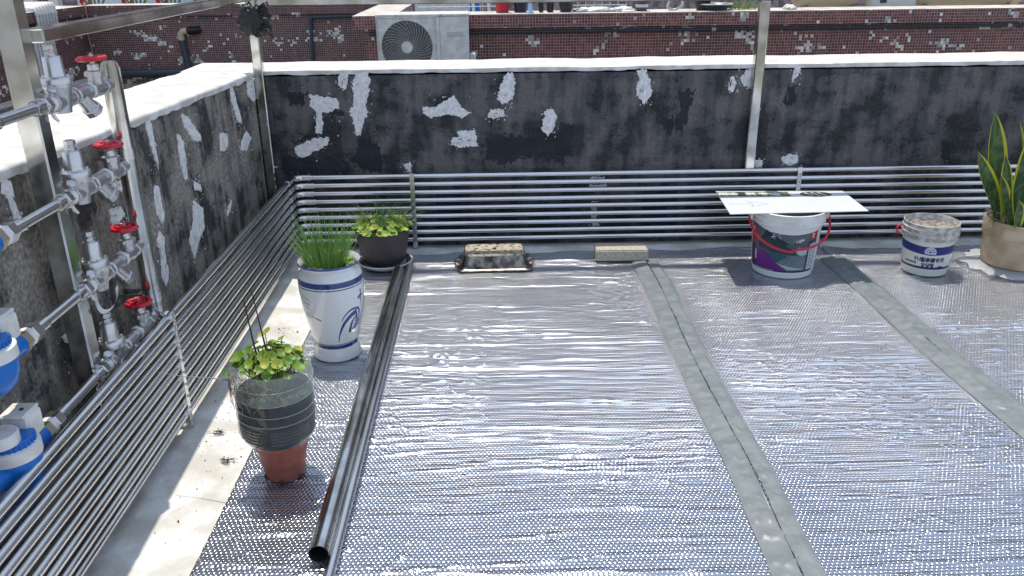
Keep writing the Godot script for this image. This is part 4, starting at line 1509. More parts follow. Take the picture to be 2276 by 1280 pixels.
func leaf_disc(mb: MB, c: Vector3, up: Vector3, r: float, col: Color, cup := 0.25) -> void:
	var ref := Vector3.RIGHT if absf(up.y) > 0.7 else Vector3.UP
	var a := up.cross(ref).normalized().rotated(up, rng.randf() * TAU)
	var b := up.cross(a)
	var k2 := rng.randf_range(0.85, 1.15)
	mb.cc = col
	var i := mb.vert(c, up)
	var seg := 12
	for ring in 2:
		var f := 0.55 if ring == 0 else 1.0
		for s in seg:
			var an := TAU * s / seg
			var w := 1.0 + 0.07 * sin(an * 4.0 + c.x * 100.0)
			if s == 0:
				w *= 0.72
			var d := a * cos(an) * w + b * sin(an) * w * k2
			mb.vert(c + d * r * f + up * cup * r * f * f + up * 0.08 * r * sin(an * 3.0) * f, (up - d * cup * 1.2).normalized())
	for s in seg:
		var t := (s + 1) % seg
		mb.tri(i, i + 1 + s, i + 1 + t)
		mb.tri(i + 1 + s, i + 1 + seg + s, i + 1 + seg + t)
		mb.tri(i + 1 + s, i + 1 + seg + t, i + 1 + t)

func grass(mb: MB, base: Vector3, tip: Vector3, sag: float, r: float, col: Color, seg := 6) -> void:
	mb.cc = col
	var pts := []
	var rad := []
	var mid := base.lerp(tip, 0.55) + Vector3(0, sag, 0)
	for k in seg + 1:
		var t := float(k) / seg
		pts.append(base.lerp(mid, t).lerp(mid.lerp(tip, t), t))
		rad.append(r * (1.0 - 0.85 * t * t))
	mb.tube(pts, rad, 4, false)

func build_pots() -> void:
	# ---------- porcelain vase with chives
	var vo := thing("porcelain_vase", "white porcelain vase with blue bands and an orchid, holding chives", "vase", Vector3(-0.582, 0.012, -2.742), 0.208)
	var im := Image.create(1024, 512, false, Image.FORMAT_RGB8)
	var glaze := Color(1, 1, 1)
	im.fill(glaze)
	var Y := func(y: float) -> int: return int((1.0 - y / 0.362) * 512)
	var bl := Color(0.16, 0.27, 0.55)
	var bd := Color(0.10, 0.17, 0.40)
	im.fill_rect(Rect2i(0, Y.call(0.309), 1024, Y.call(0.290) - Y.call(0.309)), bl)
	im.fill_rect(Rect2i(0, Y.call(0.2855), 1024, 5), bd)
	im.fill_rect(Rect2i(0, Y.call(0.062), 1024, Y.call(0.048) - Y.call(0.062)), bl)
	im.fill_rect(Rect2i(0, Y.call(0.0665), 1024, 4), bd)
	for x in 1024:   # hand drawn unevenness of the bands
		if fn2.get_noise_2d(x * 0.05, 1.0) > 0.15:
			im.fill_rect(Rect2i(x, Y.call(0.309), 1, 4), bd)
		if fn2.get_noise_2d(x * 0.04, 5.0) > 0.1:
			im.fill_rect(Rect2i(x, Y.call(0.292), 1, 3), bd)
	var U := func(deg: float) -> float: return (0.75 + deg / 360.0) * 1024.0
	var V := func(deg: float, y: float) -> Vector2: return Vector2(U.call(deg), Y.call(y))
	stroke(im, bend(V.call(5, 0.078), V.call(12, 0.165), V.call(44, 0.185)), 2.5, 13.6, bl)
	stroke(im, bend(V.call(44, 0.185), V.call(52, 0.17), V.call(50, 0.15)), 10.2, 3.4, bl)
	stroke(im, bend(V.call(14, 0.165), V.call(30, 0.215), V.call(52, 0.195)), 2.5, 6.8, bd)
	stroke(im, bend(V.call(52, 0.195), V.call(60, 0.18), V.call(54, 0.14)), 6.8, 3.4, bl)
	stroke(im, bend(V.call(33, 0.115), V.call(36, 0.16), V.call(50, 0.17)), 10.2, 3.4, bd)
	stroke(im, bend(V.call(40, 0.12), V.call(50, 0.13), V.call(60, 0.175)), 5.1, 5.1, bl)
	stroke(im, bend(V.call(48, 0.12), V.call(66, 0.14), V.call(74, 0.19)), 5.1, 3.4, bl)
	stroke(im, bend(V.call(56, 0.15), V.call(62, 0.20), V.call(60, 0.24)), 3.4, 3.4, bd)
	stroke(im, bend(V.call(52, 0.235), V.call(58, 0.245), V.call(66, 0.238)), 6.8, 3.4, bl)
	stroke(im, bend(V.call(58, 0.228), V.call(60, 0.25), V.call(58, 0.262)), 5.1, 5.1, bl)
	for k in 26:
		stroke(im, [V.call(rng.randf_range(42, 66), rng.randf_range(0.12, 0.17)), V.call(rng.randf_range(42, 66), rng.randf_range(0.12, 0.17))], 1.0, 1.0, bl)
	# the back of the motif wraps round to the left
	for k in 3:
		stroke(im, bend(V.call(-70 + k * 4, 0.27 - k * 0.02), V.call(-58, 0.25 - k * 0.022), V.call(-46, 0.245 - k * 0.018)), 1.0, 2.0, Color(0.5, 0.53, 0.55))
	stroke(im, bend(V.call(-48, 0.178), V.call(-38, 0.18), V.call(-28, 0.168)), 2.0, 4.0, bd)
	var pm := mat(lin(0.74, 0.75, 0.74), 0.12)
	pm.albedo_texture = ImageTexture.create_from_image(im)
	pm.clearcoat_enabled = true
	pm.clearcoat_roughness = 0.06
	var mb := MB.new()
	var VV := func(a: Array) -> Array:
		var o := []
		for p in a:
			o.append(Vector2(p[0], p[1]))
		return o
	mb.lathe(VV.call([[0.0, 0.0], [0.083, 0.0], [0.0865, 0.004], [0.0860, 0.012], [0.0815, 0.028], [0.0770, 0.042], [0.0762, 0.052], [0.0785, 0.066], [0.0845, 0.09], [0.0925, 0.125], [0.1000, 0.162], [0.1070, 0.20], [0.1110, 0.235], [0.1135, 0.262], [0.1138, 0.285], [0.1120, 0.305], [0.1075, 0.321], [0.1015, 0.332], [0.0985, 0.338], [0.0985, 0.343], [0.1030, 0.351], [0.1080, 0.3555]]), 56, Transform3D.IDENTITY, 1.0, 0.0, 0.362)
	part("body", mb, pm, vo)
	var rm := MB.new()
	rm.lathe(VV.call([[0.1078, 0.3550], [0.1100, 0.3575], [0.1100, 0.3605], [0.1075, 0.3625]]), 56)
	part("rim", rm, mat(lin(0.03, 0.07, 0.26), 0.15), vo)
	var inn := MB.new()
	inn.lathe(VV.call([[0.1076, 0.3624], [0.098, 0.350], [0.0935, 0.34], [0.095, 0.325], [0.097, 0.30]]), 48)
	part("inside", inn, mat(lin(0.70, 0.69, 0.66), 0.2), vo)
	var so := MB.new()
	var disc := func(y: float, r: float, amp: float) -> MB:
		var m := MB.new()
		var c := m.vert(Vector3(0, y, 0), Vector3.UP)
		for ring in 5:
			for s in 24:
				var an := TAU * s / 24
				var rr := r * (ring + 1) / 5.0
				var p := Vector3(cos(an) * rr, y, sin(an) * rr)
				p.y += amp * fn2.get_noise_2d(p.x * 30.0, p.z * 30.0)
				m.vert(p, Vector3(fn1.get_noise_2d(p.x * 90, p.z * 90) * 0.5, 1, fn1.get_noise_2d(p.x * 90, p.z * 90 + 9.0) * 0.5).normalized())
		for ring in 5:
			for s in 24:
				var t := (s + 1) % 24
				if ring == 0:
					m.tri(c, c + 1 + t, c + 1 + s)
				else:
					var q := c + 1 + (ring - 1) * 24
					m.tri(q + s, q + t, q + 24 + t)
					m.tri(q + s, q + 24 + t, q + 24 + s)
		return m
	part("soil", disc.call(0.325, 0.095, 0.012), M.soil, vo)
	var ch := MB.new()
	ch.colored = true
	for k in 250:
		var an := rng.randf() * TAU
		var rr := sqrt(rng.randf()) * 0.052
		var b := Vector3(cos(an) * rr - 0.012, 0.325, sin(an) * rr + 0.005)
		var hgt := rng.randf_range(0.08, 0.19)
		var sp := rng.randf_range(0.15, 1.05)
		var tip := b + Vector3(cos(an) * sp * hgt * 0.75 + rng.randf_range(-0.02, 0.02), hgt, sin(an) * sp * hgt * 0.7 + rng.randf_range(-0.02, 0.02))
		grass(ch, b, tip, rng.randf_range(0.0, 0.02), rng.randf_range(0.0011, 0.0019), [Color(0.15, 0.34, 0.07), Color(0.20, 0.38, 0.08), Color(0.26, 0.43, 0.10), Color(0.18, 0.33, 0.09)][k % 4])
	for k in 26:   # dry stems lying over the rim
		var an := rng.randf() * TAU
		var b := Vector3(cos(an) * 0.05, 0.33, sin(an) * 0.05)
		grass(ch, b, Vector3(cos(an + 0.7) * 0.095, 0.335 + rng.randf() * 0.02, sin(an + 0.7) * 0.095), 0.02, 0.0014, Color(0.50, 0.47, 0.22))
	part("chives", ch, M.leaf, vo)
	var wd := MB.new()
	wd.colored = true
	for k in 12:
		leaf_disc(wd, Vector3(rng.randf_range(0.03, 0.08), rng.randf_range(0.335, 0.36), rng.randf_range(-0.01, 0.06)), Vector3(rng.randf_range(-0.4, 0.4), 1, rng.randf_range(-0.2, 0.5)).normalized(), rng.randf_range(0.010, 0.017), Color(0.26, 0.42, 0.06))
	part("leaves", wd, M.leaf, vo)

	# ---------- dark pot on a white saucer
	var po := thing("flowerpot", "dark brown flowerpot of grass and small leaves beside the back bracket", "flowerpot", Vector3(-0.519, 0.04, -3.655), 0.3)
	var pp := MB.new()
	pp.lathe(VV.call([[0.0, 0.0], [0.090, 0.0], [0.097, 0.006], [0.108, 0.05], [0.118, 0.10], [0.1235, 0.140], [0.1245, 0.148], [0.1225, 0.152], [0.117, 0.150], [0.113, 0.12]]), 40)
	var dm := mat(lin(0.045, 0.038, 0.040), 0.45)
	part("pot", pp, dm, po)
	part("soil", disc.call(0.138, 0.116, 0.012), M.soil, po)
	var lv := MB.new()
	lv.colored = true
	for k in 130:
		var an := rng.randf() * TAU
		var rr := sqrt(rng.randf()) * 0.132
		var c := Vector3(cos(an) * rr, 0.152 + rng.randf() * 0.055 * (1.25 - rr / 0.132) + 0.008, sin(an) * rr)
		leaf_disc(lv, c, Vector3(cos(an) * 0.5, 1, sin(an) * 0.5 + 0.2).normalized(), rng.randf_range(0.009, 0.02), [Color(0.18, 0.33, 0.05), Color(0.24, 0.37, 0.05), Color(0.30, 0.42, 0.06), Color(0.45, 0.48, 0.06)][k % 4])
	for k in 60:   # moss cushions along the front rim
		var an: float = rng.randf_range(0.5, 2.4)
		leaf_disc(lv, Vector3(cos(an) * 0.108, 0.15 + rng.randf() * 0.012, sin(an) * 0.108), Vector3(rng.randf_range(-0.5, 0.5), 1, rng.randf_range(-0.2, 0.8)).normalized(), rng.randf_range(0.004, 0.008), Color(0.28, 0.42, 0.07))
	part("leaves", lv, M.leaf, po)
	var gr := MB.new()
	gr.colored = true
	for k in 190:
		var an := rng.randf() * TAU
		var rr := sqrt(rng.randf()) * 0.09
		var b := Vector3(cos(an) * rr, 0.15, sin(an) * rr)
		var hgt := rng.randf_range(0.05, 0.165)
		var sp := rng.randf_range(0.02, 0.13)
		grass(gr, b, b + Vector3(cos(an) * sp + rng.randf_range(-0.03, 0.03), hgt * rng.randf_range(0.5, 1.0), sin(an) * sp * 0.6), rng.randf_range(0.01, 0.05), rng.randf_range(0.0008, 0.0014), [Color(0.15, 0.30, 0.06), Color(0.24, 0.36, 0.10), Color(0.34, 0.40, 0.15)][k % 3])
	part("grass", gr, M.leaf, po)
	var sa := thing("saucer", "white plastic saucer with a dark inner ring under the dark flowerpot", "saucer", Vector3(-0.515, 0.012, -3.655))
	var sm := MB.new()
	sm.lathe(VV.call([[0.0, 0.0], [0.082, 0.0], [0.10, 0.008], [0.124, 0.026], [0.128, 0.030], [0.126, 0.033], [0.120, 0.031], [0.10, 0.018], [0.0, 0.015]]), 40)
	part("dish", sm, M.white_plastic, sa)
	var st := MB.new()  # dark smooth ring laid on the inner slope of the dish
	st.lathe(VV.call([[0.098, 0.021], [0.112, 0.0265], [0.121, 0.033]]), 40)
	part("dark_ring", st, mat(lin(0.05, 0.05, 0.05), 0.2), sa)

	# ---------- terracotta pot carrying a cut bottle planter
	var to := thing("flowerpot", "small terracotta coloured plastic pot holding up the cut bottle planter", "flowerpot", Vector3(-0.600, 0.012, -1.985))
	var tp := MB.new()
	tp.lathe(VV.call([[0.0, 0.0], [0.052, 0.0], [0.0545, 0.004], [0.0680, 0.088], [0.0685, 0.090], [0.0715, 0.092], [0.0735, 0.118], [0.0725, 0.121], [0.069, 0.119], [0.052, 0.01], [0.0, 0.008]]), 36)
	var tm := triplanar(mat(lin(0.34, 0.095, 0.062), 0.42), 4.0)
	tm.albedo_texture = grain_tex(256, 0.02, 95, Color(0.85, 0.84, 0.84), Color(1, 1, 1))
	part("pot", tp, tm, to)
	var hl := MB.new()
	for k in 6:
		var an := TAU * k / 6 + 0.5
		hl.box(Vector3(cos(an) * 0.0545, 0.005, sin(an) * 0.0545), Vector3(0.008, 0.009, 0.013), 0.002, Basis(Vector3.UP, -an))
	part("drain_hole", hl, M.black_wire, to)
	var jo := thing("bottle_planter", "cut clear plastic bottle full of soil and round leaved seedlings, on the terracotta pot", "planter", Vector3(-0.604, 0.128, -1.985))
	var tilt := Basis.from_euler(Vector3(0.03, 0, -0.03))
	var prof := [[0.060, 0.0], [0.080, 0.003], [0.094, 0.014], [0.1015, 0.032]]
	for k in 5:
		var y := 0.036 + k * 0.0095
		prof.append_array([[0.1035, y], [0.1015, y + 0.0045]])
	prof.append_array([[0.1035, 0.088], [0.1045, 0.092], [0.1035, 0.096], [0.1025, 0.115], [0.1035, 0.12], [0.1025, 0.126], [0.1025, 0.15], [0.1035, 0.154], [0.1025, 0.16], [0.102, 0.19], [0.1030, 0.194], [0.1015, 0.199], [0.1005, 0.235]])
	var lower := prof.slice(0, 22)
	var upper := prof.slice(21)
	var sh := MB.new()
	sh.lathe(VV.call(lower), 48, Transform3D(tilt, Vector3.ZERO))
	var clear := mat(Color(0.80, 0.88, 0.86, 0.02), 0.05)
	clear.transparency = BaseMaterial3D.TRANSPARENCY_ALPHA
	part("bottle_wall", sh, clear, jo)
	var su := MB.new()
	su.lathe(VV.call(upper), 48, Transform3D(tilt, Vector3.ZERO))
	var milky := mat(Color(0.80, 0.86, 0.80, 0.22), 0.25)
	milky.transparency = BaseMaterial3D.TRANSPARENCY_ALPHA
	part("scratched_bottle_wall", su, milky, jo)
	var rb := MB.new()
	for k in 4:
		var ry: float = [0.092, 0.12, 0.154, 0.194][k]
		rb.tube(arc(tilt * Vector3(0, ry, 0), tilt * Vector3(0.1043, 0, 0), tilt * Vector3(0, 0, 0.1043), 0, TAU, 48), 0.0009, 5, false)
	var rbm := mat(Color(0.75, 0.82, 0.80, 0.4), 0.2)
	rbm.transparency = BaseMaterial3D.TRANSPARENCY_ALPHA
	part("bottle_rib", rb, rbm, jo)
	var fill := MB.new()
	fill.lathe(VV.call([[0.0, 0.004], [0.078, 0.006], [0.092, 0.017], [0.0995, 0.034], [0.1005, 0.10], [0.100, 0.145], [0.098, 0.152], [0.05, 0.16], [0.0, 0.163]]), 40, Transform3D(tilt, Vector3.ZERO))
	var fm := triplanar(mat(lin(0.006, 0.0085, 0.0085), 0.6), 5.0)
	fm.albedo_texture = grain_tex(256, 0.03, 96, Color(0.5, 0.55, 0.5), Color(1, 1, 1), 0.2)
	part("soil", fill, fm, jo)
	var alg := MB.new()
	alg.lathe(VV.call([[0.0995, 0.150], [0.0997, 0.165], [0.0995, 0.185]]), 40, Transform3D(tilt, Vector3.ZERO))
	var am := mat(Color(0.42, 0.52, 0.32, 0.16), 0.9)
	am.transparency = BaseMaterial3D.TRANSPARENCY_ALPHA
	part("algae_film", alg, am, jo)
	for k in 120:
		var an := rng.randf() * TAU
		var rr := sqrt(rng.randf()) * 0.085
		var c := Vector3(cos(an) * rr - 0.004, 0.225 + rng.randf() * 0.055 - rr * 0.25, sin(an) * rr)
		if k < 4:
			c = [Vector3(-0.115, 0.205, 0.02), Vector3(0.083, 0.236, 0.045), Vector3(0.025, 0.272, -0.05), Vector3(-0.02, 0.285, -0.06)][k]
		var lf := MB.new()
		lf.colored = true
		leaf_disc(lf, c, Vector3(cos(an) * 0.55, 1.0, sin(an) * 0.55 + 0.25).normalized(), rng.randf_range(0.007, 0.019), [Color(0.09, 0.20, 0.02), Color(0.14, 0.25, 0.025), Color(0.20, 0.30, 0.03), Color(0.32, 0.35, 0.04), Color(0.11, 0.21, 0.025)][k % 5], 0.3)
		lf.cc = Color(0.25, 0.33, 0.10)
		lf.tube([c, c.lerp(Vector3(c.x * 0.5, 0.19, c.z * 0.5), 0.5) + Vector3(0, -0.005, 0), Vector3(c.x * 0.4, 0.155, c.z * 0.4)], 0.0013, 4, false)
		part("leaf", lf, M.leaf, jo)
	var rt := MB.new()
	for k in 34:
		var an: float = rng.randf_range(1.5, 3.2)
		var pts := []
		var p := Vector3(cos(an) * 0.09, rng.randf_range(0.17, 0.235), sin(an) * 0.09)
		for j in 8:
			pts.append(p)
			var ra := Vector2(p.x, p.z).length()
			p += Vector3(rng.randf_range(-0.022, 0.022), rng.randf_range(-0.024, 0.012), rng.randf_range(-0.012, 0.018))
			var q := Vector2(p.x, p.z)
			q = q.normalized() * rng.randf_range(0.106, 0.112)
			p = Vector3(q.x, maxf(p.y, 0.09), q.y)
		rt.tube(pts, 0.0008, 4, false)
	part("dry_roots", rt, M.root, jo)
	var s1 := MB.new()
	s1.tube([Vector3(-0.022, 0.15, 0.005), Vector3(-0.035, 0.28, 0.0), Vector3(-0.046, 0.41, 0.0)], [0.0026, 0.0024, 0.0012], 6)
	part("stick", s1, M.twig, jo)
	var s2 := MB.new()
	s2.tube([Vector3(0.01, 0.15, 0.0), Vector3(-0.008, 0.28, -0.004), Vector3(-0.026, 0.435, -0.01)], [0.0026, 0.0024, 0.0010], 6)
	part("stick", s2, M.twig, jo)
	var s3 := MB.new()
	s3.tube([Vector3(-0.09, 0.19, 0.03), Vector3(-0.16, 0.196, 0.02), Vector3(-0.23, 0.190, 0.0), Vector3(-0.305, 0.195, -0.02)], [0.0022, 0.0014, 0.0011, 0.0007], 6)
	part("root_stem", s3, M.root, jo)

	# ---------- snake plant in a cream pot
	var sp := thing("snake_plant", "snake plant with yellow edged leaves in a stained cream pot", "plant", Vector3(2.375, 0.022, -3.52))
	var cp := MB.new()
	cp.lathe(VV.call([[0.0, 0.0], [0.132, 0.0], [0.139, 0.006], [0.146, 0.08], [0.149, 0.13], [0.150, 0.135], [0.1545, 0.138], [0.157, 0.205], [0.1555, 0.209], [0.148, 0.207], [0.146, 0.17]]), 48)
	var pc := triplanar(mat(lin(0.62, 0.50, 0.34), 0.5), 2.2)
	pc.albedo_texture = grain_tex(256, 0.012, 97, Color(0.80, 0.76, 0.72), Color(1, 1, 1), 0.05)
	part("pot", cp, pc, sp)
	part("soil", disc.call(0.19, 0.149, 0.015), M.soil, sp)
	var leaves := [
		[-0.137, 0.03, -0.285, 0.525, 0.03, 0.054, 0.35], [-0.115, -0.02, -0.20, 0.675, -0.05, 0.066, 0.15], [-0.085, 0.07, -0.185, 0.51, 0.05, 0.034, -0.5],
		[-0.12, 0.06, -0.20, 0.435, 0.08, 0.046, 0.6], [-0.06, 0.05, -0.075, 0.60, 0.03, 0.056, -0.5], [-0.08, 0.09, -0.03, 0.49, 0.12, 0.040, 0.7], [-0.02, 0.10, 0.02, 0.42, 0.13, 0.046, -0.3],
		[0.0, -0.03, 0.0, 0.62, -0.06, 0.062, 0.2], [0.05, 0.06, 0.10, 0.60, 0.07, 0.056, 0.4], [0.08, -0.03, 0.17, 0.52, 0.0, 0.05, -0.4], [-0.04, 0.02, -0.10, 0.64, -0.02, 0.05, 0.9], [-0.09, 0.10, -0.135, 0.33, 0.13, 0.036, 0.2]]
	for L in leaves:
		var lf := MB.new()
		lf.colored = true
		var bs := Vector3(L[0], 0.185, L[1])
		var tp2 := Vector3(L[2], L[3], L[4])
		var ax := (tp2 - bs).normalized()
		var sd := ax.cross(Vector3(sin(L[6]), 0, cos(L[6]))).normalized()
		var nz := sd.cross(ax)
		var colsx := [-1.0, -0.80, -0.74, -0.35, 0.0, 0.35, 0.74, 0.80, 1.0]
		var R := 26
		for r in R + 1:
			var t := float(r) / R
			var wd2: float = L[5] * 0.72 * (0.45 + 0.62 * sin(t * PI * 0.72)) * (1.0 - pow(t, 6.0))
			var c := bs.lerp(tp2, t) + nz * (0.02 * sin(t * PI)) + sd * 0.008 * sin(t * 5.0 + L[0] * 40.0)
			for q in colsx:
				var f: float = q
				var p := c + sd * wd2 * f + nz * (0.42 * wd2 * (f * f - 0.4))
				var edge: bool = absf(f) > 0.77
				var bn := fn1.get_noise_2d(t * 34.0 + L[0] * 90.0, f * 1.6)   # wavy cross bands of the species
				lf.cc = Color(0.50, 0.47, 0.035) if edge else (Color(0.035, 0.075, 0.028) if bn < 0.06 else Color(0.10, 0.155, 0.06))
				lf.vert(p, (nz - sd * f * 0.7).normalized())
		for r in R:
			for c2 in 8:
				var i := r * 9 + c2
				lf.tri(i, i + 1, i + 10)
				lf.tri(i, i + 10, i + 9)
		part("leaf", lf, M.leaf, sp)
	var wr := MB.new()
	for k in 26:
		var p := Vector3(-0.14 + rng.randf() * 0.04, 0.2 + rng.randf() * 0.03, rng.randf_range(-0.02, 0.08))
		var pts := [p]
		for j in 4:
			p += Vector3(rng.randf_range(-0.04, 0.008), rng.randf_range(-0.018, 0.02), rng.randf_range(-0.015, 0.015))
			pts.append(p)
		wr.tube(pts, 0.0009, 4, false)
	part("dry_roots", wr, M.root, sp)
	# white plastic bag flattened under the pot
	var bg := MB.new()
	var rows := []
	for i in 30:
		var row := []
		for j in 30:
			var u := i / 29.0 * 2.0 - 1.0
			var w := j / 29.0 * 2.0 - 1.0
			var sc := 1.0 / maxf(0.001, sqrt(u * u + w * w)) * maxf(absf(u), absf(w))
			var p := Vector2(u, w) * sc * 0.215 * (1.0 + 0.12 * fn1.get_noise_2d(u * 2.0, w * 2.0 + 4.0))
			var rr: float = p.length()
			var y := 0.021 + 0.012 * absf(fn2.get_noise_2d(p.x * 9.0, p.y * 9.0)) * smoothstep(0.12, 0.17, rr) - 0.004 * smoothstep(0.2, 0.24, rr)
			row.append(Vector3(2.365 + p.x, y, -3.50 + p.y))
		rows.append(row)
	bg.sheet(rows)
	var bgm := mat(Color(0.9, 0.92, 0.93, 0.45), 0.3)
	bgm.transparency = BaseMaterial3D.TRANSPARENCY_ALPHA
	single("plastic_bag", bg, bgm, "thin white plastic bag spread under the cream snake plant pot", "bag")

func build_buckets() -> void:
	var VV := func(a: Array) -> Array:
		var o := []
		for p in a:
			o.append(Vector2(p[0], p[1]))
		return o
	# ---------- big paint bucket: printed label wraps the front
	var bo := thing("paint_bucket", "large white paint bucket with a roof picture label and red handle", "bucket", Vector3(1.302, 0.010, -3.515), 0.0)
	var W := 1024
	var H := 340
	var im := Image.create(W, H, false, Image.FORMAT_RGB8)
	im.fill(Color(0.90, 0.91, 0.91))
	var U := func(deg: float) -> float: return (0.75 + deg / 360.0) * W
	var Y := func(y: float) -> float: return (1.0 - (0.032 + (y - 0.052) * 1.24) / 0.298) * H
	var F := func(a: Array, c: Color) -> void:
		var q := []
		for k in range(0, a.size(), 2):
			q.append(U.call(a[k]))
			q.append(Y.call(a[k + 1]))
		fill_poly(im, q, c)
	var navy := Color(0.13, 0.11, 0.22)
	F.call([-78, 0.052, 62, 0.052, 62, 0.205, 20, 0.196, 0, 0.196, -30, 0.200, -52, 0.214, -78, 0.225], Color(0.33, 0.37, 0.40))
	for k in 240:   # grey cloud grain of the printed sky
		var d := rng.randf_range(-50, 40)
		var y := rng.randf_range(0.14, 0.19)
		stroke(im, [Vector2(U.call(d), Y.call(y)), Vector2(U.call(d + 4), Y.call(y + 0.003))], 1.5, 1.0, Color(0.33, 0.36, 0.40).lerp(Color(0.45, 0.48, 0.50), rng.randf()))
	F.call([-34, 0.205, -20, 0.19, 8, 0.16, -8, 0.152, -26, 0.185, -40, 0.165, -52, 0.15, -40, 0.185], Color(0.10, 0.17, 0.20))   # gable
	F.call([-52, 0.15, -26, 0.186, 10, 0.142, 22, 0.128, 20, 0.118, -20, 0.125, -50, 0.135], Color(0.15, 0.25, 0.28))
	F.call([-34, 0.125, 6, 0.118, 4, 0.095, -20, 0.088, -34, 0.108], Color(0.16, 0.36, 0.42))
	for k in 7:
		stroke(im, [Vector2(U.call(-30 + k * 5), Y.call(0.121)), Vector2(U.call(-29 + k * 5), Y.call(0.095))], 1.0, 1.0, Color(0.13, 0.17, 0.2))
	F.call([22, 0.15, 40, 0.14, 46, 0.12, 30, 0.115, 20, 0.128], Color(0.72, 0.77, 0.80))
	F.call([-12, 0.086, 8, 0.118, 40, 0.113, 46, 0.062, 8, 0.062], Color(0.68, 0.74, 0.76))   # printed tile roof
	for k in 15:
		stroke(im, [Vector2(U.call(8 + k * 2.2), Y.call(0.118)), Vector2(U.call(-12 + k * 4.0), Y.call(0.087 - k * 0.0017))], 1.0, 2.0, Color(0.25, 0.34, 0.38))
	for k in 10:
		stroke(im, [Vector2(U.call(7 - k * 1.9), Y.call(0.116 - k * 0.0034)), Vector2(U.call(41 + k * 0.6), Y.call(0.110 - k * 0.005))], 1.0, 2.0, Color(0.22, 0.31, 0.35))
	F.call([-62, 0.125, -34, 0.125, -16, 0.090, 12, 0.052, -62, 0.052], Color(0.42, 0.05, 0.50))
	F.call([-78, 0.052, -62, 0.052, -62, 0.14, -78, 0.14], navy)
	F.call([-78, 0.225, -78, 0.14, -58, 0.138, -58, 0.208], Color(0.72, 0.10, 0.16))
	glyphs(im, ["fang", "shui"], U.call(-71), Y.call(0.200), 22, 1.2, Color(0.93, 0.9, 0.9), true)
	glyphs(im, ["fang", "lou", "tu", "liao"], U.call(-61), Y.call(0.118), 13, 1.0, Color(0.9, 0.88, 0.92), true)
	F.call([44, 0.175, 62, 0.18, 62, 0.205, 44, 0.20], Color(0.72, 0.10, 0.16))
	glyphs(im, ["fang", "shui"], U.call(48), Y.call(0.198), 14, 1.0, Color(0.93, 0.9, 0.9), true)
	F.call([41, 0.052, 62, 0.052, 62, 0.172, 41, 0.168], Color(0.25, 0.10, 0.30))
	F.call([45, 0.06, 60, 0.06, 60, 0.162, 45, 0.158], Color(0.80, 0.83, 0.85))
	for k in 13:
		stroke(im, [Vector2(U.call(47), Y.call(0.155 - k * 0.007)), Vector2(U.call(47 + rng.randf_range(6, 11)), Y.call(0.155 - k * 0.007))], 1.0, 1.0, Color(0.3, 0.33, 0.4))
	F.call([-78, 0.052, 62, 0.052, 62, 0.060, 10, 0.058, -78, 0.060], navy)
	for k in 10:
		stroke(im, [Vector2(U.call(-55 + k * 4), Y.call(0.0565)), Vector2(U.call(-53.4 + k * 4), Y.call(0.0565))], 1.5, 1.5, Color(0.85, 0.82, 0.88))
	for q in [[-24, 0.196, -8, 0.176], [18, 0.168, 26, 0.176], [26, 0.171, 31, 0.178]]:   # scuffs where the print came off
		for k in 14:
			var a := Vector2(U.call(rng.randf_range(q[0], q[2])), Y.call(rng.randf_range(minf(q[1], q[3]), maxf(q[1], q[3]))))
			stroke(im, [a, a + Vector2(rng.randf_range(-5, 5), rng.randf_range(-3, 3))], 2.0, 1.0, Color(0.86, 0.87, 0.87))
	var lm := mat(lin(0.78, 0.79, 0.79), 0.35)
	lm.albedo_texture = ImageTexture.create_from_image(im)
	var wl := MB.new()
	wl.lathe(VV.call([[0.0, 0.0], [0.124, 0.0], [0.130, 0.004], [0.132, 0.022], [0.1345, 0.024], [0.1475, 0.205], [0.1520, 0.236], [0.1530, 0.245]]), 64, Transform3D(Basis(Vector3.UP, deg_to_rad(-18)), Vector3.ZERO), 1.0, 0.0, 0.298)
	part("wall", wl, lm, bo)
	var rim := MB.new()
	rim.lathe(VV.call([[0.1525, 0.243], [0.163, 0.245], [0.1640, 0.250], [0.158, 0.254], [0.158, 0.268], [0.165, 0.270], [0.166, 0.2755], [0.160, 0.279], [0.1605, 0.292], [0.163, 0.296], [0.158, 0.2985], [0.152, 0.29], [0.150, 0.25]]), 56)
	part("rim", rim, M.white_plastic, bo)
	for s in [-1.0, 1.0]:
		var ear := MB.new()
		ear.box(Vector3(s * 0.168, 0.262, 0.02), Vector3(0.016, 0.032, 0.032), 0.006)
		part("handle_ear", ear, M.white_plastic, bo)
	var hd := MB.new()
	var hp := []
	for k in 25:
		var t := k / 24.0
		var an := PI * t
		var x := -cos(an) * 0.178
		var drop := sin(an)
		hp.append(Vector3(x, 0.262 - 0.112 * pow(drop, 0.8) - 0.012 * sin(an) * (1 if t < 0.5 else 0), 0.02 + 0.143 * drop))
	hd.tube(hp, 0.0052, 8)
	part("handle", hd, mat(lin(0.55, 0.015, 0.04), 0.35), bo)
	# ---------- white board lying on the bucket
	var ib := Image.create(768, 420, false, Image.FORMAT_RGB8)
	ib.fill(Color(0.90, 0.91, 0.92))
	ib.fill_rect(Rect2i(0, 0, 768, 20), Color(0.86, 0.88, 0.86))
	ib.fill_rect(Rect2i(0, 16, 430, 92), Color(0.45, 0.46, 0.35))
	ib.fill_rect(Rect2i(118, 16, 50, 92), Color(0.24, 0.26, 0.22))
	glyphs(ib, ["yong"], 4, 30, 60, 6.0, Color(0.9, 0.9, 0.85))
	glyphs(ib, ["tu"], 62, 30, 60, 6.0, Color(0.86, 0.88, 0.8))
	glyphs(ib, ["liao"], 172, 30, 60, 6.0, Color(0.9, 0.9, 0.85))
	glyphs(ib, ["zhuan"], 246, 30, 60, 6.0, Color(0.9, 0.9, 0.85))
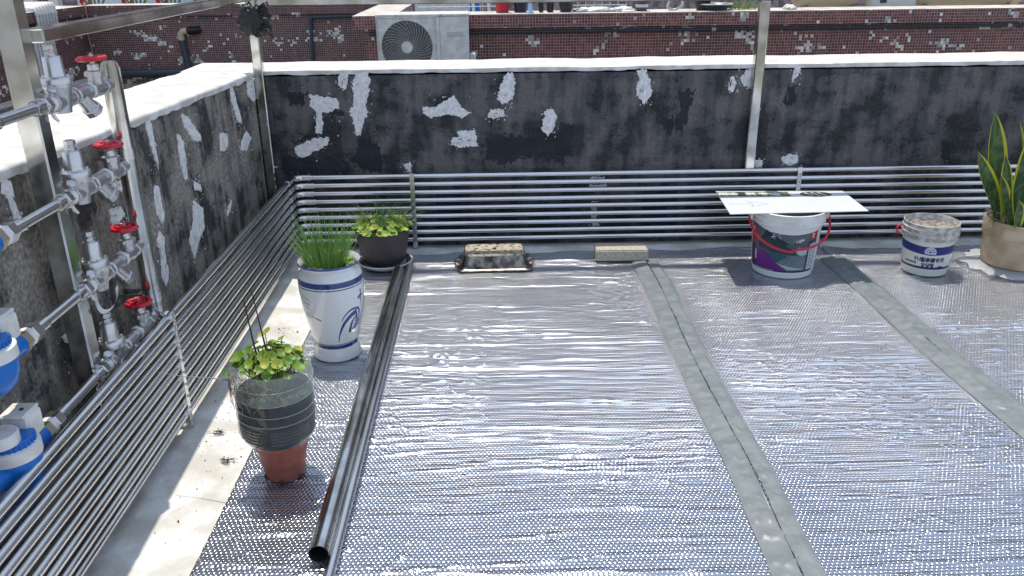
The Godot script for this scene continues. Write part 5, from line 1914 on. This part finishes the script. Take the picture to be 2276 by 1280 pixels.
	glyphs(ib, ["qiang"], 314, 30, 60, 6.0, Color(0.9, 0.9, 0.85))
	var ov := []
	for k in 41:
		ov.append(Vector2(585 + cos(TAU * k / 40) * 90, 66 + sin(TAU * k / 40) * 48))
	var ovf := []
	for p in ov:
		ovf.append(p.x)
		ovf.append(p.y)
	fill_poly(ib, ovf, Color(0.38, 0.41, 0.34))
	for k in 3:
		stroke(ib, [Vector2(530 + k * 40, 36), Vector2(560 + k * 40, 96)], 9.0, 6.0, Color(0.85, 0.88, 0.83))
	stroke(ib, ov, 4.0, 4.0, Color(0.16, 0.18, 0.16))
	var ink := Color(0.52, 0.54, 0.57)
	stroke(ib, [Vector2(30, 238), Vector2(170, 236)], 1.2, 1.2, ink)
	stroke(ib, [Vector2(30, 262), Vector2(165, 262)], 1.2, 1.2, ink)
	stroke(ib, [Vector2(165, 262), Vector2(150, 292), Vector2(255, 246), Vector2(140, 200), Vector2(170, 236)], 1.6, 1.6, ink)
	for k in 60:
		var q := Vector2(rng.randf_range(390, 560), rng.randf_range(200, 300))
		stroke(ib, [q, q + Vector2(rng.randf_range(-18, 18), rng.randf_range(-4, 4))], 1.0, 1.0, Color(0.82, 0.85, 0.86))
	var bm := mat(lin(0.82, 0.83, 0.83), 0.35)
	bm.albedo_texture = ImageTexture.create_from_image(ib)
	var board := thing("board", "thin white printed board lying across the top of the paint bucket", "board", Vector3(1.325, 0.3095, -3.575))
	var q0 := Vector3(-0.285, 0.0035, -0.190)
	var q1 := Vector3(-0.313, 0.0, 0.168)
	var q2 := Vector3(0.290, 0.002, 0.164)
	var q3 := Vector3(0.303, 0.004, -0.156)
	var top := MB.new()
	top.quad(q1, q2, q3, q0)
	part("printed_face", top, bm, board)
	var under := MB.new()
	var dn := Vector3(0, -0.003, 0)
	under.quad(q0 + dn, q3 + dn, q2 + dn, q1 + dn)
	for pr in [[q1, q2], [q2, q3], [q3, q0], [q0, q1]]:
		under.quad(pr[0] + dn, pr[1] + dn, pr[1], pr[0])
	part("core", under, M.white_plastic, board)

	# ---------- small bucket
	var so := thing("paint_bucket", "small open white bucket with a blue label band, dirt caked inside", "bucket", Vector3(1.936, 0.010, -3.475), -0.35)
	var sw := 1024
	var shh := 340
	var si := Image.create(sw, shh, false, Image.FORMAT_RGB8)
	si.fill(Color(0.92, 0.92, 0.90))
	var U2 := func(deg: float) -> float: return (0.75 + deg / 360.0) * sw
	var Y2 := func(y: float) -> float: return (1.0 - y / 0.235) * shh
	var F2 := func(a: Array, c: Color) -> void:
		var q := []
		for k in range(0, a.size(), 2):
			q.append(U2.call(a[k]))
			q.append(Y2.call(a[k + 1]))
		fill_poly(si, q, c)
	var bl := Color(0.10, 0.17, 0.50)
	F2.call([-100, 0.150, -60, 0.147, -20, 0.141, 0, 0.141, 60, 0.146, 80, 0.15, 80, 0.105, 40, 0.106, 0, 0.102, -50, 0.108, -100, 0.114], bl)
	F2.call([-100, 0.046, 20, 0.046, 30, 0.054, 40, 0.046, 80, 0.046, 80, 0.036, -100, 0.036], Color(0.10, 0.13, 0.36))
	var wht := Color(0.93, 0.94, 0.95)
	for k in 3:
		var arch := []
		for j in 15:
			var an := PI * j / 14.0
			arch.append(Vector2(U2.call(0) - cos(an) * (34 - k * 11), Y2.call(0.116) - sin(an) * (32 - k * 10)))
		stroke(si, arch, 3.0, 3.0, wht)
	for k in 4:
		stroke(si, [Vector2(U2.call(0) - 30 + k * 18, Y2.call(0.111)), Vector2(U2.call(0) - 20 + k * 18, Y2.call(0.111))], 4.0, 4.0, wht)
	glyphs(si, ["wai", "qiang", "shen", "lou", "zhuan", "yong"], U2.call(0) - 96, Y2.call(0.092), 34, 2.4, Color(0.10, 0.13, 0.32))
	glyphs(si, ["fang", "shui", "tu", "liao"], U2.call(0) - 45, Y2.call(0.066), 21, 1.6, Color(0.12, 0.2, 0.42))
	for k in 3:
		stroke(si, [Vector2(U2.call(0) - 34 + k * 30, Y2.call(0.0465) - 4), Vector2(U2.call(0) - 33 + k * 30, Y2.call(0.0465) - 4)], 9.0, 9.0, Color(0.15, 0.22, 0.42))
	glyphs(si, ["wai", "qiang", "zhuan", "yong", "fang", "lou"], U2.call(-62), Y2.call(0.066), 16, 1.2, Color(0.35, 0.36, 0.33))
	var sm := mat(lin(0.72, 0.72, 0.69), 0.4)
	sm.albedo_texture = ImageTexture.create_from_image(si)
	var sb := MB.new()
	sb.lathe(VV.call([[0.0, 0.0], [0.090, 0.0], [0.0945, 0.004], [0.0955, 0.018], [0.0965, 0.020], [0.1080, 0.150], [0.1095, 0.166]]), 56, Transform3D.IDENTITY, 1.0, 0.0, 0.235)
	part("wall", sb, sm, so)
	var sr := MB.new()
	sr.lathe(VV.call([[0.1095, 0.164], [0.1165, 0.165], [0.1175, 0.170], [0.1125, 0.173], [0.1125, 0.184], [0.1185, 0.186], [0.1190, 0.192], [0.1145, 0.195], [0.1145, 0.206], [0.1180, 0.209], [0.1180, 0.2135], [0.1140, 0.217], [0.1140, 0.230], [0.1150, 0.2335], [0.1120, 0.235], [0.1095, 0.231], [0.106, 0.19], [0.1, 0.15], [0.094, 0.10]]), 56)
	var rmm := triplanar(mat(lin(0.66, 0.65, 0.61), 0.45), 4.0)
	rmm.albedo_texture = grain_tex(256, 0.03, 98, Color(0.72, 0.70, 0.66), Color(1, 1, 1), 0.08)
	part("rim", sr, rmm, so)
	var dirt := MB.new()
	var rws := []
	for i in 14:
		var row := []
		for j in 33:
			var an := TAU * j / 32
			var rr := 0.105 * (i + 0.001) / 13.0
			var p := Vector3(cos(an) * rr, 0, sin(an) * rr)
			p.y = 0.185 + 0.02 * (rr / 0.105) * (rr / 0.105) + 0.012 * fn2.get_noise_2d(p.x * 14.0 + 3.0, p.z * 14.0)
			row.append(p)
		rws.append(row)
	dirt.sheet(rws)
	var drm := triplanar(mat(lin(0.42, 0.38, 0.35), 0.9), 5.0)
	drm.albedo_texture = grain_tex(256, 0.03, 99, Color(0.62, 0.58, 0.55), Color(1, 1, 1), 0.15)
	part("dried_dirt", dirt, drm, so)
	var h2 := MB.new()
	var hp2 := []
	for k in 25:
		var an := PI * k / 24.0
		hp2.append(Vector3(-cos(an) * 0.124, 0.190 - 0.028 * sin(an), -0.02 - 0.128 * sin(an)))
	h2.tube(hp2, 0.0042, 8)
	part("handle", h2, mat(lin(0.62, 0.02, 0.07), 0.35), so)
	var er := MB.new()
	er.tube([Vector3(-0.118, 0.205, 0.0), Vector3(-0.134, 0.202, 0.012), Vector3(-0.140, 0.188, 0.018), Vector3(-0.136, 0.172, 0.018), Vector3(-0.118, 0.168, 0.02)], 0.0042, 8)
	part("handle_loop", er, mat(lin(0.62, 0.02, 0.07), 0.35), so)

# rounded rectangle ring
func rring(w: float, d: float, r: float, y: float, n := 6) -> Array:
	var o := []
	for q in 4:
		var cx: float = (w * 0.5 - r) * [1.0, -1.0, -1.0, 1.0][q]
		var cz: float = (d * 0.5 - r) * [1.0, 1.0, -1.0, -1.0][q]
		for k in n + 1:
			var an: float = PI * 0.5 * (q + float(k) / n)
			o.append(Vector3(cx + cos(an) * r, y, cz + sin(an) * r))
	o.append(o[0])
	return o

func build_loose_things() -> void:
	# brick
	var br := MB.new()
	br.box(Vector3(0, 0.0275, 0), Vector3(0.245, 0.053, 0.112), 0.005)
	var bo := thing("brick", "single beige concrete brick holding down the foil at the tape end", "brick", Vector3(0.595, 0.012, -3.705), -0.035)
	part("block", br, M.concrete, bo)
	var gv := MB.new()
	gv.box(Vector3(0, 0.0545, 0.030), Vector3(0.235, 0.004, 0.045), 0.0015)
	part("top_skin", gv, M.concrete, bo)
	# upturned roasting tin
	var po := thing("roasting_tin", "rusty stained metal roasting tin turned upside down on the foil", "tin", Vector3(-0.006, 0.012, -3.655), 0.02)
	var pn := MB.new()
	pn.sheet([rring(0.345, 0.225, 0.03, 0.0), rring(0.349, 0.229, 0.032, 0.004), rring(0.345, 0.225, 0.03, 0.008), rring(0.315, 0.195, 0.03, 0.010), rring(0.305, 0.187, 0.03, 0.020), rring(0.278, 0.172, 0.03, 0.060), rring(0.272, 0.168, 0.03, 0.066)], null, true)
	var side := triplanar(mat(lin(0.34, 0.33, 0.31), 0.26, 0.9), 3.0)
	side.albedo_texture = grain_tex(256, 0.02, 612, Color(0.45, 0.43, 0.40), Color(1, 1, 1), 0.1)
	part("side", pn, side, po)
	var pt := MB.new()
	pt.sheet([rring(0.272, 0.168, 0.03, 0.066), rring(0.266, 0.163, 0.03, 0.0705), rring(0.256, 0.154, 0.028, 0.0728), rring(0.22, 0.12, 0.02, 0.0735), rring(0.02, 0.015, 0.005, 0.0725)], null, true)
	var tm := triplanar(mat(Color(1, 1, 1), 0.6, 0.1), 3.5)
	var rust := noise_bytes(512, 0.018, 610, 5)
	var fine := noise_bytes(512, 0.09, 611, 4)
	var out := PackedByteArray()
	out.resize(512 * 512 * 3)
	for k in 512 * 512:
		var a: float = rust[k] / 255.0
		var f: float = fine[k] / 255.0
		var c := Color(0.68, 0.65, 0.58).lerp(Color(0.52, 0.46, 0.37), smoothstep(0.45, 0.6, a)).lerp(Color(0.10, 0.09, 0.08), smoothstep(0.64, 0.74, a * 0.75 + f * 0.3))
		out[k * 3] = int(c.r * 255)
		out[k * 3 + 1] = int(c.g * 255)
		out[k * 3 + 2] = int(c.b * 255)
	tm.albedo_texture = ImageTexture.create_from_image(Image.create_from_data(512, 512, false, Image.FORMAT_RGB8, out))
	part("base", pt, tm, po)
	for s in [-1.0, 1.0]:
		var h := MB.new()
		h.tube([Vector3(s * 0.165, 0.006, -0.04), Vector3(s * 0.182, 0.014, -0.03), Vector3(s * 0.184, 0.016, 0.02), Vector3(s * 0.165, 0.006, 0.035)], 0.005, 8)
		part("handle", h, side, po)
	# two loose steel tubes
	var t1 := thing("steel_tube", "thicker of two loose polished steel tubes lying on the foil, open end showing", "tube", Vector3(-0.436, 0.040, -1.6), 0.0, "loose steel tubes on the foil")
	var a := MB.new()
	var L := 1.905
	a.tube([Vector3(0.004, 0, 0), Vector3(0, 0, -L)], 0.0245, 32, false)
	part("wall", a, M.steel_mirror, t1)
	var ins := MB.new()
	ins.lathe([Vector2(0.0245, 0.0), Vector2(0.0238, 0.001), Vector2(0.0226, 0.0005), Vector2(0.0225, -0.6)], 32, Transform3D(Basis(Vector3.RIGHT, PI / 2), Vector3(0.004, 0, 0)))
	ins.tube([Vector3(0.003, 0, -0.6), Vector3(0.003, 0, -0.61)], 0.0225, 20)
	part("bore", ins, mat(lin(0.05, 0.05, 0.05), 0.5, 0.6), t1)
	var rg := MB.new()
	rg.tube([Vector3(0, 0, -L + 0.30), Vector3(0, 0, -L + 0.295), Vector3(0, 0, -L + 0.29)], [0.0247, 0.0262, 0.0247], 28, false)
	rg.tube([Vector3(0, 0, -L + 0.26), Vector3(0, 0, -L + 0.02)], 0.0252, 28, false)
	part("socket", rg, M.steel_mirror, t1)
	var t2 := thing("steel_tube", "thinner of two loose polished steel tubes lying on the foil", "tube", Vector3(-0.396, 0.028, -1.45), 0.0, "loose steel tubes on the foil")
	var b := MB.new()
	b.tube([Vector3(-0.002, 0, 0), Vector3(0.0, 0, -2.22)], 0.0135, 24)
	part("wall", b, M.steel, t2)
	# crumbs of soil and dead bits on the white strip
	var cr := MB.new()
	var spots := [[-0.80, -2.05, 0.05, 10], [-0.87, -2.21, 0.03, 10], [-0.875, -2.36, 0.05, 20], [-0.815, -2.97, 0.045, 60], [-0.80, -2.60, 0.06, 14], [-0.83, -2.0, 0.1, 26], [-0.82, -1.75, 0.08, 20], [-0.93, -2.5, 0.05, 14], [-0.84, -2.3, 0.09, 34]]
	for s in spots:
		for k in int(s[3] * 0.6):
			var p := Vector3(s[0] + rng.randfn() * s[2] * 0.5, 0.002, s[1] + rng.randfn() * s[2])
			p.x = clamp(p.x, -0.95, -0.745)
			var e := rng.randf_range(0.0008, 0.0026) * (1.8 if k % 9 == 0 else 1.0)
			cr.box(p, Vector3(e * rng.randf_range(0.8, 2.2), e * 0.7, e), e * 0.2, Basis(Vector3.UP, rng.randf() * TAU))
	single("soil_crumbs", cr, M.soil, "scattered dark soil crumbs on the white floor strip", "debris", "", "stuff")
	for q in [[Vector3(-0.783, 0.004, -2.057), "dry twig cluster on the sunlit white strip near the terracotta pot"], [Vector3(-0.860, 0.004, -2.213), "dry twig cluster at the shadow line of the white strip"]]:
		var tw := MB.new()
		for k in 14:
			var an := rng.randf_range(-0.5, 0.5) + (PI if rng.randf() < 0.5 else 0.0)
			var p0: Vector3 = Vector3(rng.randf_range(-0.012, 0.012), rng.randf() * 0.004, rng.randf_range(-0.008, 0.008))
			tw.tube([p0, p0 + Vector3(cos(an) * 0.012, 0.004, sin(an) * 0.012), p0 + Vector3(cos(an + 0.4) * 0.026, 0.001, sin(an + 0.4) * 0.02)], [0.001, 0.0008, 0.0005], 4)
		var o := thing("dry_twig", q[1], "twig", q[0])
		part("twigs", tw, M.twig, o)

# ------------------------------------------------------------------ clutter on the neighbouring roof
func build_clutter() -> void:
	# floral panel
	var im := Image.create(1024, 384, false, Image.FORMAT_RGB8)
	im.fill(Color(0.86, 0.88, 0.90))
	var r := RandomNumberGenerator.new()
	r.seed = 77
	for k in 9:
		var c := Vector2(60 + k * 118 + r.randf_range(-20, 20), 330 if k % 2 == 0 else 260)
		if k % 2 == 0:
			for j in 6:
				var an := TAU * j / 6
				stroke(im, [c + Vector2(cos(an), sin(an)) * 22, c + Vector2(cos(an), sin(an)) * 27], 18.0, 14.0, Color(0.72, 0.08, 0.12))
			stroke(im, [c, c + Vector2(1, 0)], 14.0, 14.0, Color(0.88, 0.86, 0.84))
		for j in 5:
			var a := c + Vector2(60, 60)
			var e := a + Vector2(-70 + j * 32, -70 - 10 * (j % 2))
			stroke(im, bend(a, a + Vector2(-30 + j * 15, -20), e), 3.0, 7.0, Color(0.32, 0.50, 0.32))
	var fm := mat(Color(1, 1, 1), 0.6)
	fm.albedo_texture = ImageTexture.create_from_image(im)
	var fp := thing("floral_panel", "white panel printed with red flowers and green leaves behind the recessed parapet", "panel", Vector3(-3.95, 0.0, -10.55))
	var f1 := MB.new()
	f1.quad(Vector3(-0.95, 0.80, 0.012), Vector3(0.95, 0.80, 0.012), Vector3(0.95, 1.5, 0.012), Vector3(-0.95, 1.5, 0.012))
	part("printed_face", f1, fm, fp)
	var f2 := MB.new()
	f2.box(Vector3(0, 0.75, 0), Vector3(1.92, 1.5, 0.02), 0.003)
	part("panel", f2, M.white_plastic, fp)
	# storage box beside it
	var wb := thing("storage_box", "pale grey storage box with slots beside the floral panel", "box", Vector3(-2.45, 0, -10.6))
	var w1 := MB.new()
	w1.box(Vector3(0, 0.6, 0), Vector3(1.0, 1.2, 0.4), 0.02)
	part("box", w1, M.white_plastic, wb)
	for k in 4:
		var sl := MB.new()
		sl.box(Vector3(-0.36 + k * 0.22, 0.915, 0.202), Vector3(0.05 if k % 2 == 0 else 0.1, 0.02, 0.006))
		part("slot", sl, M.black_wire if k != 2 else M.blue, wb)
	# laundry and posts at the far left
	var lo := thing("hanging_laundry", "pale grey laundry hanging behind the side parapet", "laundry", Vector3(-5.75, 0, -10.2))
	var l1 := MB.new()
	var rows := []
	for i in 9:
		var row := []
		for j in 40:
			row.append(Vector3(-0.5 + j * 0.022, 0.83 + i * 0.12, 0.03 * sin(j * 0.9) + 0.02 * sin(j * 0.37 + i * 0.4)))
		rows.append(row)
	l1.sheet(rows)
	part("cloth", l1, mat(lin(0.55, 0.56, 0.60), 0.9), lo)
	for q in [[-5.33, "slim white post between the laundry and the conduits"], [-5.05, "slim white post beside the floral panel"]]:
		var pm := MB.new()
		pm.box(Vector3(0, 0.9, 0), Vector3(0.11, 1.8, 0.11), 0.008)
		var pt := thing("white_post", q[1], "post", Vector3(q[0], 0, -10.3))
		part("shaft", pm, M.white_plastic, pt)
		var cap := MB.new()
		cap.box(Vector3(0, 1.81, 0), Vector3(0.14, 0.03, 0.14), 0.006)
		part("cap", cap, M.white_plastic, pt)
	# wire mesh panels
	for q in [[-0.30, 0.75, "wire mesh panel behind the air conditioner"], [0.95, 0.6, "wire mesh panel behind the red tub"]]:
		var wm := MB.new()
		var n := int(q[1] / 0.075)
		for k in n + 1:
			wm.tube([Vector3(-q[1] * 0.5 + k * 0.075, 0.0, 0), Vector3(-q[1] * 0.5 + k * 0.075, 1.3, 0)], 0.0035, 5)
		for k in 18:
			wm.tube([Vector3(-q[1] * 0.5, k * 0.075 + 0.02, 0.004), Vector3(q[1] * 0.5, k * 0.075 + 0.02, 0.004)], 0.0035, 5)
		var wo := thing("wire_mesh_panel", q[2], "mesh panel", Vector3(q[0], 0, -8.05))
		part("mesh", wm, M.white_plastic, wo)
	# white sheet behind the mesh
	var cs := MB.new()
	rows = []
	for i in 8:
		var row := []
		for j in 30:
			row.append(Vector3(-0.3 + j * 0.018, 0.1 + i * 0.2, 0.02 * sin(j * 1.1 + i)))
		rows.append(row)
	cs.sheet(rows)
	var co := thing("white_cloth", "white cloth hanging behind the mesh panel by the air conditioner", "cloth", Vector3(-0.42, 0, -8.3))
	part("cloth", cs, mat(lin(0.66, 0.67, 0.70), 0.9), co)
	# blue chair
	var ch := thing("plastic_chair", "blue plastic chair with white arms behind the air conditioner", "chair", Vector3(-0.11, 0, -8.25), 0.3)
	for s in [-1.0, 1.0]:
		var lg := MB.new()
		lg.tube([Vector3(s * 0.07, 0.0, 0.05), Vector3(s * 0.06, 0.75, 0.02)], 0.012, 8)
		lg.tube([Vector3(s * 0.07, 0.0, -0.28), Vector3(s * 0.06, 0.75, -0.2)], 0.012, 8)
		part("leg", lg, M.white_plastic, ch)
		var arm := MB.new()
		arm.tube(arc(Vector3(s * 0.075, 0.86, -0.1), Vector3(0, 0, 0.16), Vector3(0, 0.18, 0), 0, PI, 10), 0.014, 8)
		part("arm", arm, M.white_plastic, ch)
	var se := MB.new()
	se.box(Vector3(0, 0.76, -0.1), Vector3(0.15, 0.03, 0.34), 0.012)
	part("seat", se, M.blue, ch)
	var bk := MB.new()
	bk.box(Vector3(0, 1.02, -0.24), Vector3(0.14, 0.5, 0.025), 0.01, Basis(Vector3.RIGHT, -0.15))
	bk.box(Vector3(-0.035, 0.90, 0.03), Vector3(0.06, 0.26, 0.02), 0.008, Basis(Vector3.BACK, 0.2))
	part("backrest", bk, M.blue, ch)
	# tubs and pots standing on the ledge
	var VV := func(a: Array) -> Array:
		var o := []
		for p in a:
			o.append(Vector2(p[0], p[1]))
		return o
	var tub := MB.new()
	tub.lathe(VV.call([[0.0, 0.0], [0.055, 0.0], [0.066, 0.17], [0.07, 0.172], [0.07, 0.18], [0.064, 0.178], [0.05, 0.02], [0.0, 0.015]]), 24)
	var t1 := thing("plastic_tub", "red plastic tub on the tiled ledge right of the air conditioner", "tub", Vector3(0.10, 0.889, -7.70))
	part("tub", tub, mat(lin(0.45, 0.01, 0.03), 0.4), t1)
	var t2 := thing("plastic_tub", "dark blue plastic tub on the tiled ledge beside the red one", "tub", Vector3(0.26, 0.889, -7.72))
	part("tub", tub, mat(lin(0.008, 0.012, 0.04), 0.4), t2)
	var bc := MB.new()
	bc.lathe(VV.call([[0.036, 0.0], [0.036, 0.006], [0.024, 0.01], [0.008, 0.13], [0.0, 0.135]]), 16)
	var c0 := thing("marker_cone", "small pale blue cone on the tiled ledge", "cone", Vector3(0.342, 0.889, -7.6))
	part("cone", bc, mat(lin(0.35, 0.52, 0.72), 0.5), c0)
	for q in [[0.44, 0.035, "narrow black bottle beside the pale blue cone", 0.16, 0.02], [0.52, 0.035, "wide black bottle beside the wire mesh panel", 0.14, 0.028]]:
		var bt := MB.new()
		bt.lathe(VV.call([[0.0, 0.0], [q[4], 0.0], [q[4] * 1.05, 0.01], [q[4] * 1.05, q[3] * 0.75], [q[4] * 0.4, q[3]], [0.0, q[3]]]), 16)
		var bo2 := thing("bottle", q[2], "bottle", Vector3(q[0], 0.889, -7.66))
		part("glass", bt, M.black_plastic, bo2)
	var pots := [[1.33, 0.065, lin(0.10, 0.06, 0.055), "maroon flowerpot with a pale band on the tiled ledge"], [1.87, 0.075, lin(0.012, 0.015, 0.014), "black flowerpot with a wide rim on the tiled ledge"], [0.66, 0.07, lin(0.02, 0.02, 0.02), "low black flowerpot standing left of the crumpled white bags"]]
	for q in pots:
		var pb := MB.new()
		var rr: float = q[1]
		pb.lathe(VV.call([[0.0, 0.0], [rr * 0.7, 0.0], [rr * 0.92, 0.08], [rr, 0.082], [rr * 1.02, 0.10], [rr * 0.9, 0.098], [rr * 0.7, 0.06], [0.0, 0.06]]), 24)
		var p0 := thing("flowerpot", q[3], "flowerpot", Vector3(q[0], 0.888, -7.68))
		part("pot", pb, mat(q[2], 0.5), p0)
		var bnd := MB.new()
		bnd.lathe(VV.call([[rr * 0.80, 0.03], [rr * 0.88, 0.055]]), 24, Transform3D(Basis.IDENTITY.scaled(Vector3(1.03, 1, 1.03)), Vector3.ZERO))
		part("band", bnd, mat(lin(0.55, 0.56, 0.58), 0.5) if rr < 0.07 else M.black_wire, p0)
	var basin := MB.new()
	basin.lathe(VV.call([[0.0, 0.0], [0.10, 0.0], [0.14, 0.045], [0.15, 0.046], [0.148, 0.052], [0.135, 0.045], [0.1, 0.01], [0.0, 0.01]]), 28)
	var ba := thing("basin", "dark basin with a pale rim on the tiled ledge beside green weeds", "basin", Vector3(1.98, 0.888, -7.68))
	part("basin", basin, mat(lin(0.03, 0.05, 0.055), 0.35), ba)
	var brm := MB.new()
	brm.tube(arc(Vector3(0, 0.05, 0), Vector3(0.149, 0, 0), Vector3(0, 0, 0.149), 0, TAU, 32), 0.005, 6, false)
	part("rim", brm, M.white_plastic, ba)
	for q in [[0.90, 0.17, "low heap of crumpled white plastic bag on the tiled ledge"], [1.16, 0.12, "crumpled white plastic bag beside the maroon flowerpot"], [2.64, 0.05, "small white cup shaped lump by the lone post on the tiled ledge"]]:
		var hp := MB.new()
		rows = []
		for i in 9:
			var row := []
			for j in 25:
				var th := PI * 0.5 * i / 8.0
				var ph := TAU * (j % 24) / 24.0
				var d := Vector3(sin(th) * cos(ph), cos(th), sin(th) * sin(ph))
				var k := 1.0 + 0.5 * fn2.get_noise_3d(d.x * 2.0 + q[0] * 9.0, d.y * 2.0, d.z * 2.0)
				row.append(Vector3(d.x * q[1] * k, d.y * 0.035 * k, d.z * 0.09 * k))
			rows.append(row)
		hp.sheet(rows)
		var hpo := thing("crumpled_bag", q[2], "bag", Vector3(q[0], 0.889, -7.68))
		part("film", hp, mat(lin(0.62, 0.63, 0.62), 0.5), hpo)
	var cb := MB.new()
	for k in 3:
		cb.tube(arc(Vector3(0, 0.05 + k * 0.006, 0), Vector3(0.07 - k * 0.008, 0, 0.01), Vector3(0.01, 0.05, 0.02), 0, TAU, 24), 0.004, 6, false)
	var cbo := thing("hose_coil", "grey coiled hose leaning on the tiled ledge", "hose", Vector3(1.62, 0.888, -7.66))
	part("coil", cb, M.cast, cbo)
	var wd := MB.new()
	wd.colored = true
	for k in 90:
		var b := Vector3(rng.randf_range(-0.14, 0.16), 0, rng.randf_range(-0.05, 0.05))
		grass(wd, b, b + Vector3(rng.randf_range(-0.07, 0.07), rng.randf_range(0.02, 0.11), rng.randf_range(-0.04, 0.04)), 0.02, 0.0022, Color(0.16, 0.27, 0.06).lerp(Color(0.35, 0.44, 0.16), rng.randf()), 4)
	var wdo := thing("weeds", "green weeds growing on the tiled ledge beside the basin", "plant", Vector3(2.24, 0.888, -7.68))
	part("leaves", wd, M.leaf, wdo)
	# water tanks lying behind the ledge
	for q in [[3.17, 0.62, "left pale cream water tank lying behind the dark tiled ledge"], [4.48, 1.14, "longer pale cream water tank lying behind the dark tiled ledge"]]:
		var tk := MB.new()
		var hl: float = q[1] * 0.5
		tk.tube([Vector3(-hl, 0, 0), Vector3(-hl + 0.02, 0, 0), Vector3(-hl + 0.08, 0, 0), Vector3(hl - 0.08, 0, 0), Vector3(hl - 0.02, 0, 0), Vector3(hl, 0, 0)], [0.12, 0.22, 0.26, 0.26, 0.22, 0.12], 32)
		var to := thing("water_tank", q[2], "tank", Vector3(q[0], 1.12, -8.25), 0.0, "cream water tanks behind the ledge")
		part("drum", tk, mat(lin(0.62, 0.56, 0.44), 0.5), to)
		var cr := MB.new()
		for s in [-1.0, 1.0]:
			cr.box(Vector3(s * hl * 0.7, -0.68, 0), Vector3(0.06, 0.88, 0.4), 0.006)
		part("cradle", cr, M.cast, to)
	var eb := MB.new()
	eb.box(Vector3(0, 0.5, 0), Vector3(0.42, 1.0, 0.2), 0.008)
	var ebo := thing("control_box", "grey control box between the two cream tanks", "box", Vector3(3.72, 0, -8.1))
	part("case", eb, mat(lin(0.50, 0.52, 0.52), 0.5), ebo)
	var ebd := MB.new()
	ebd.box(Vector3(-0.1, 0.925, 0.101), Vector3(0.06, 0.03, 0.006), 0.001)
	part("display", ebd, M.black_wire, ebo)
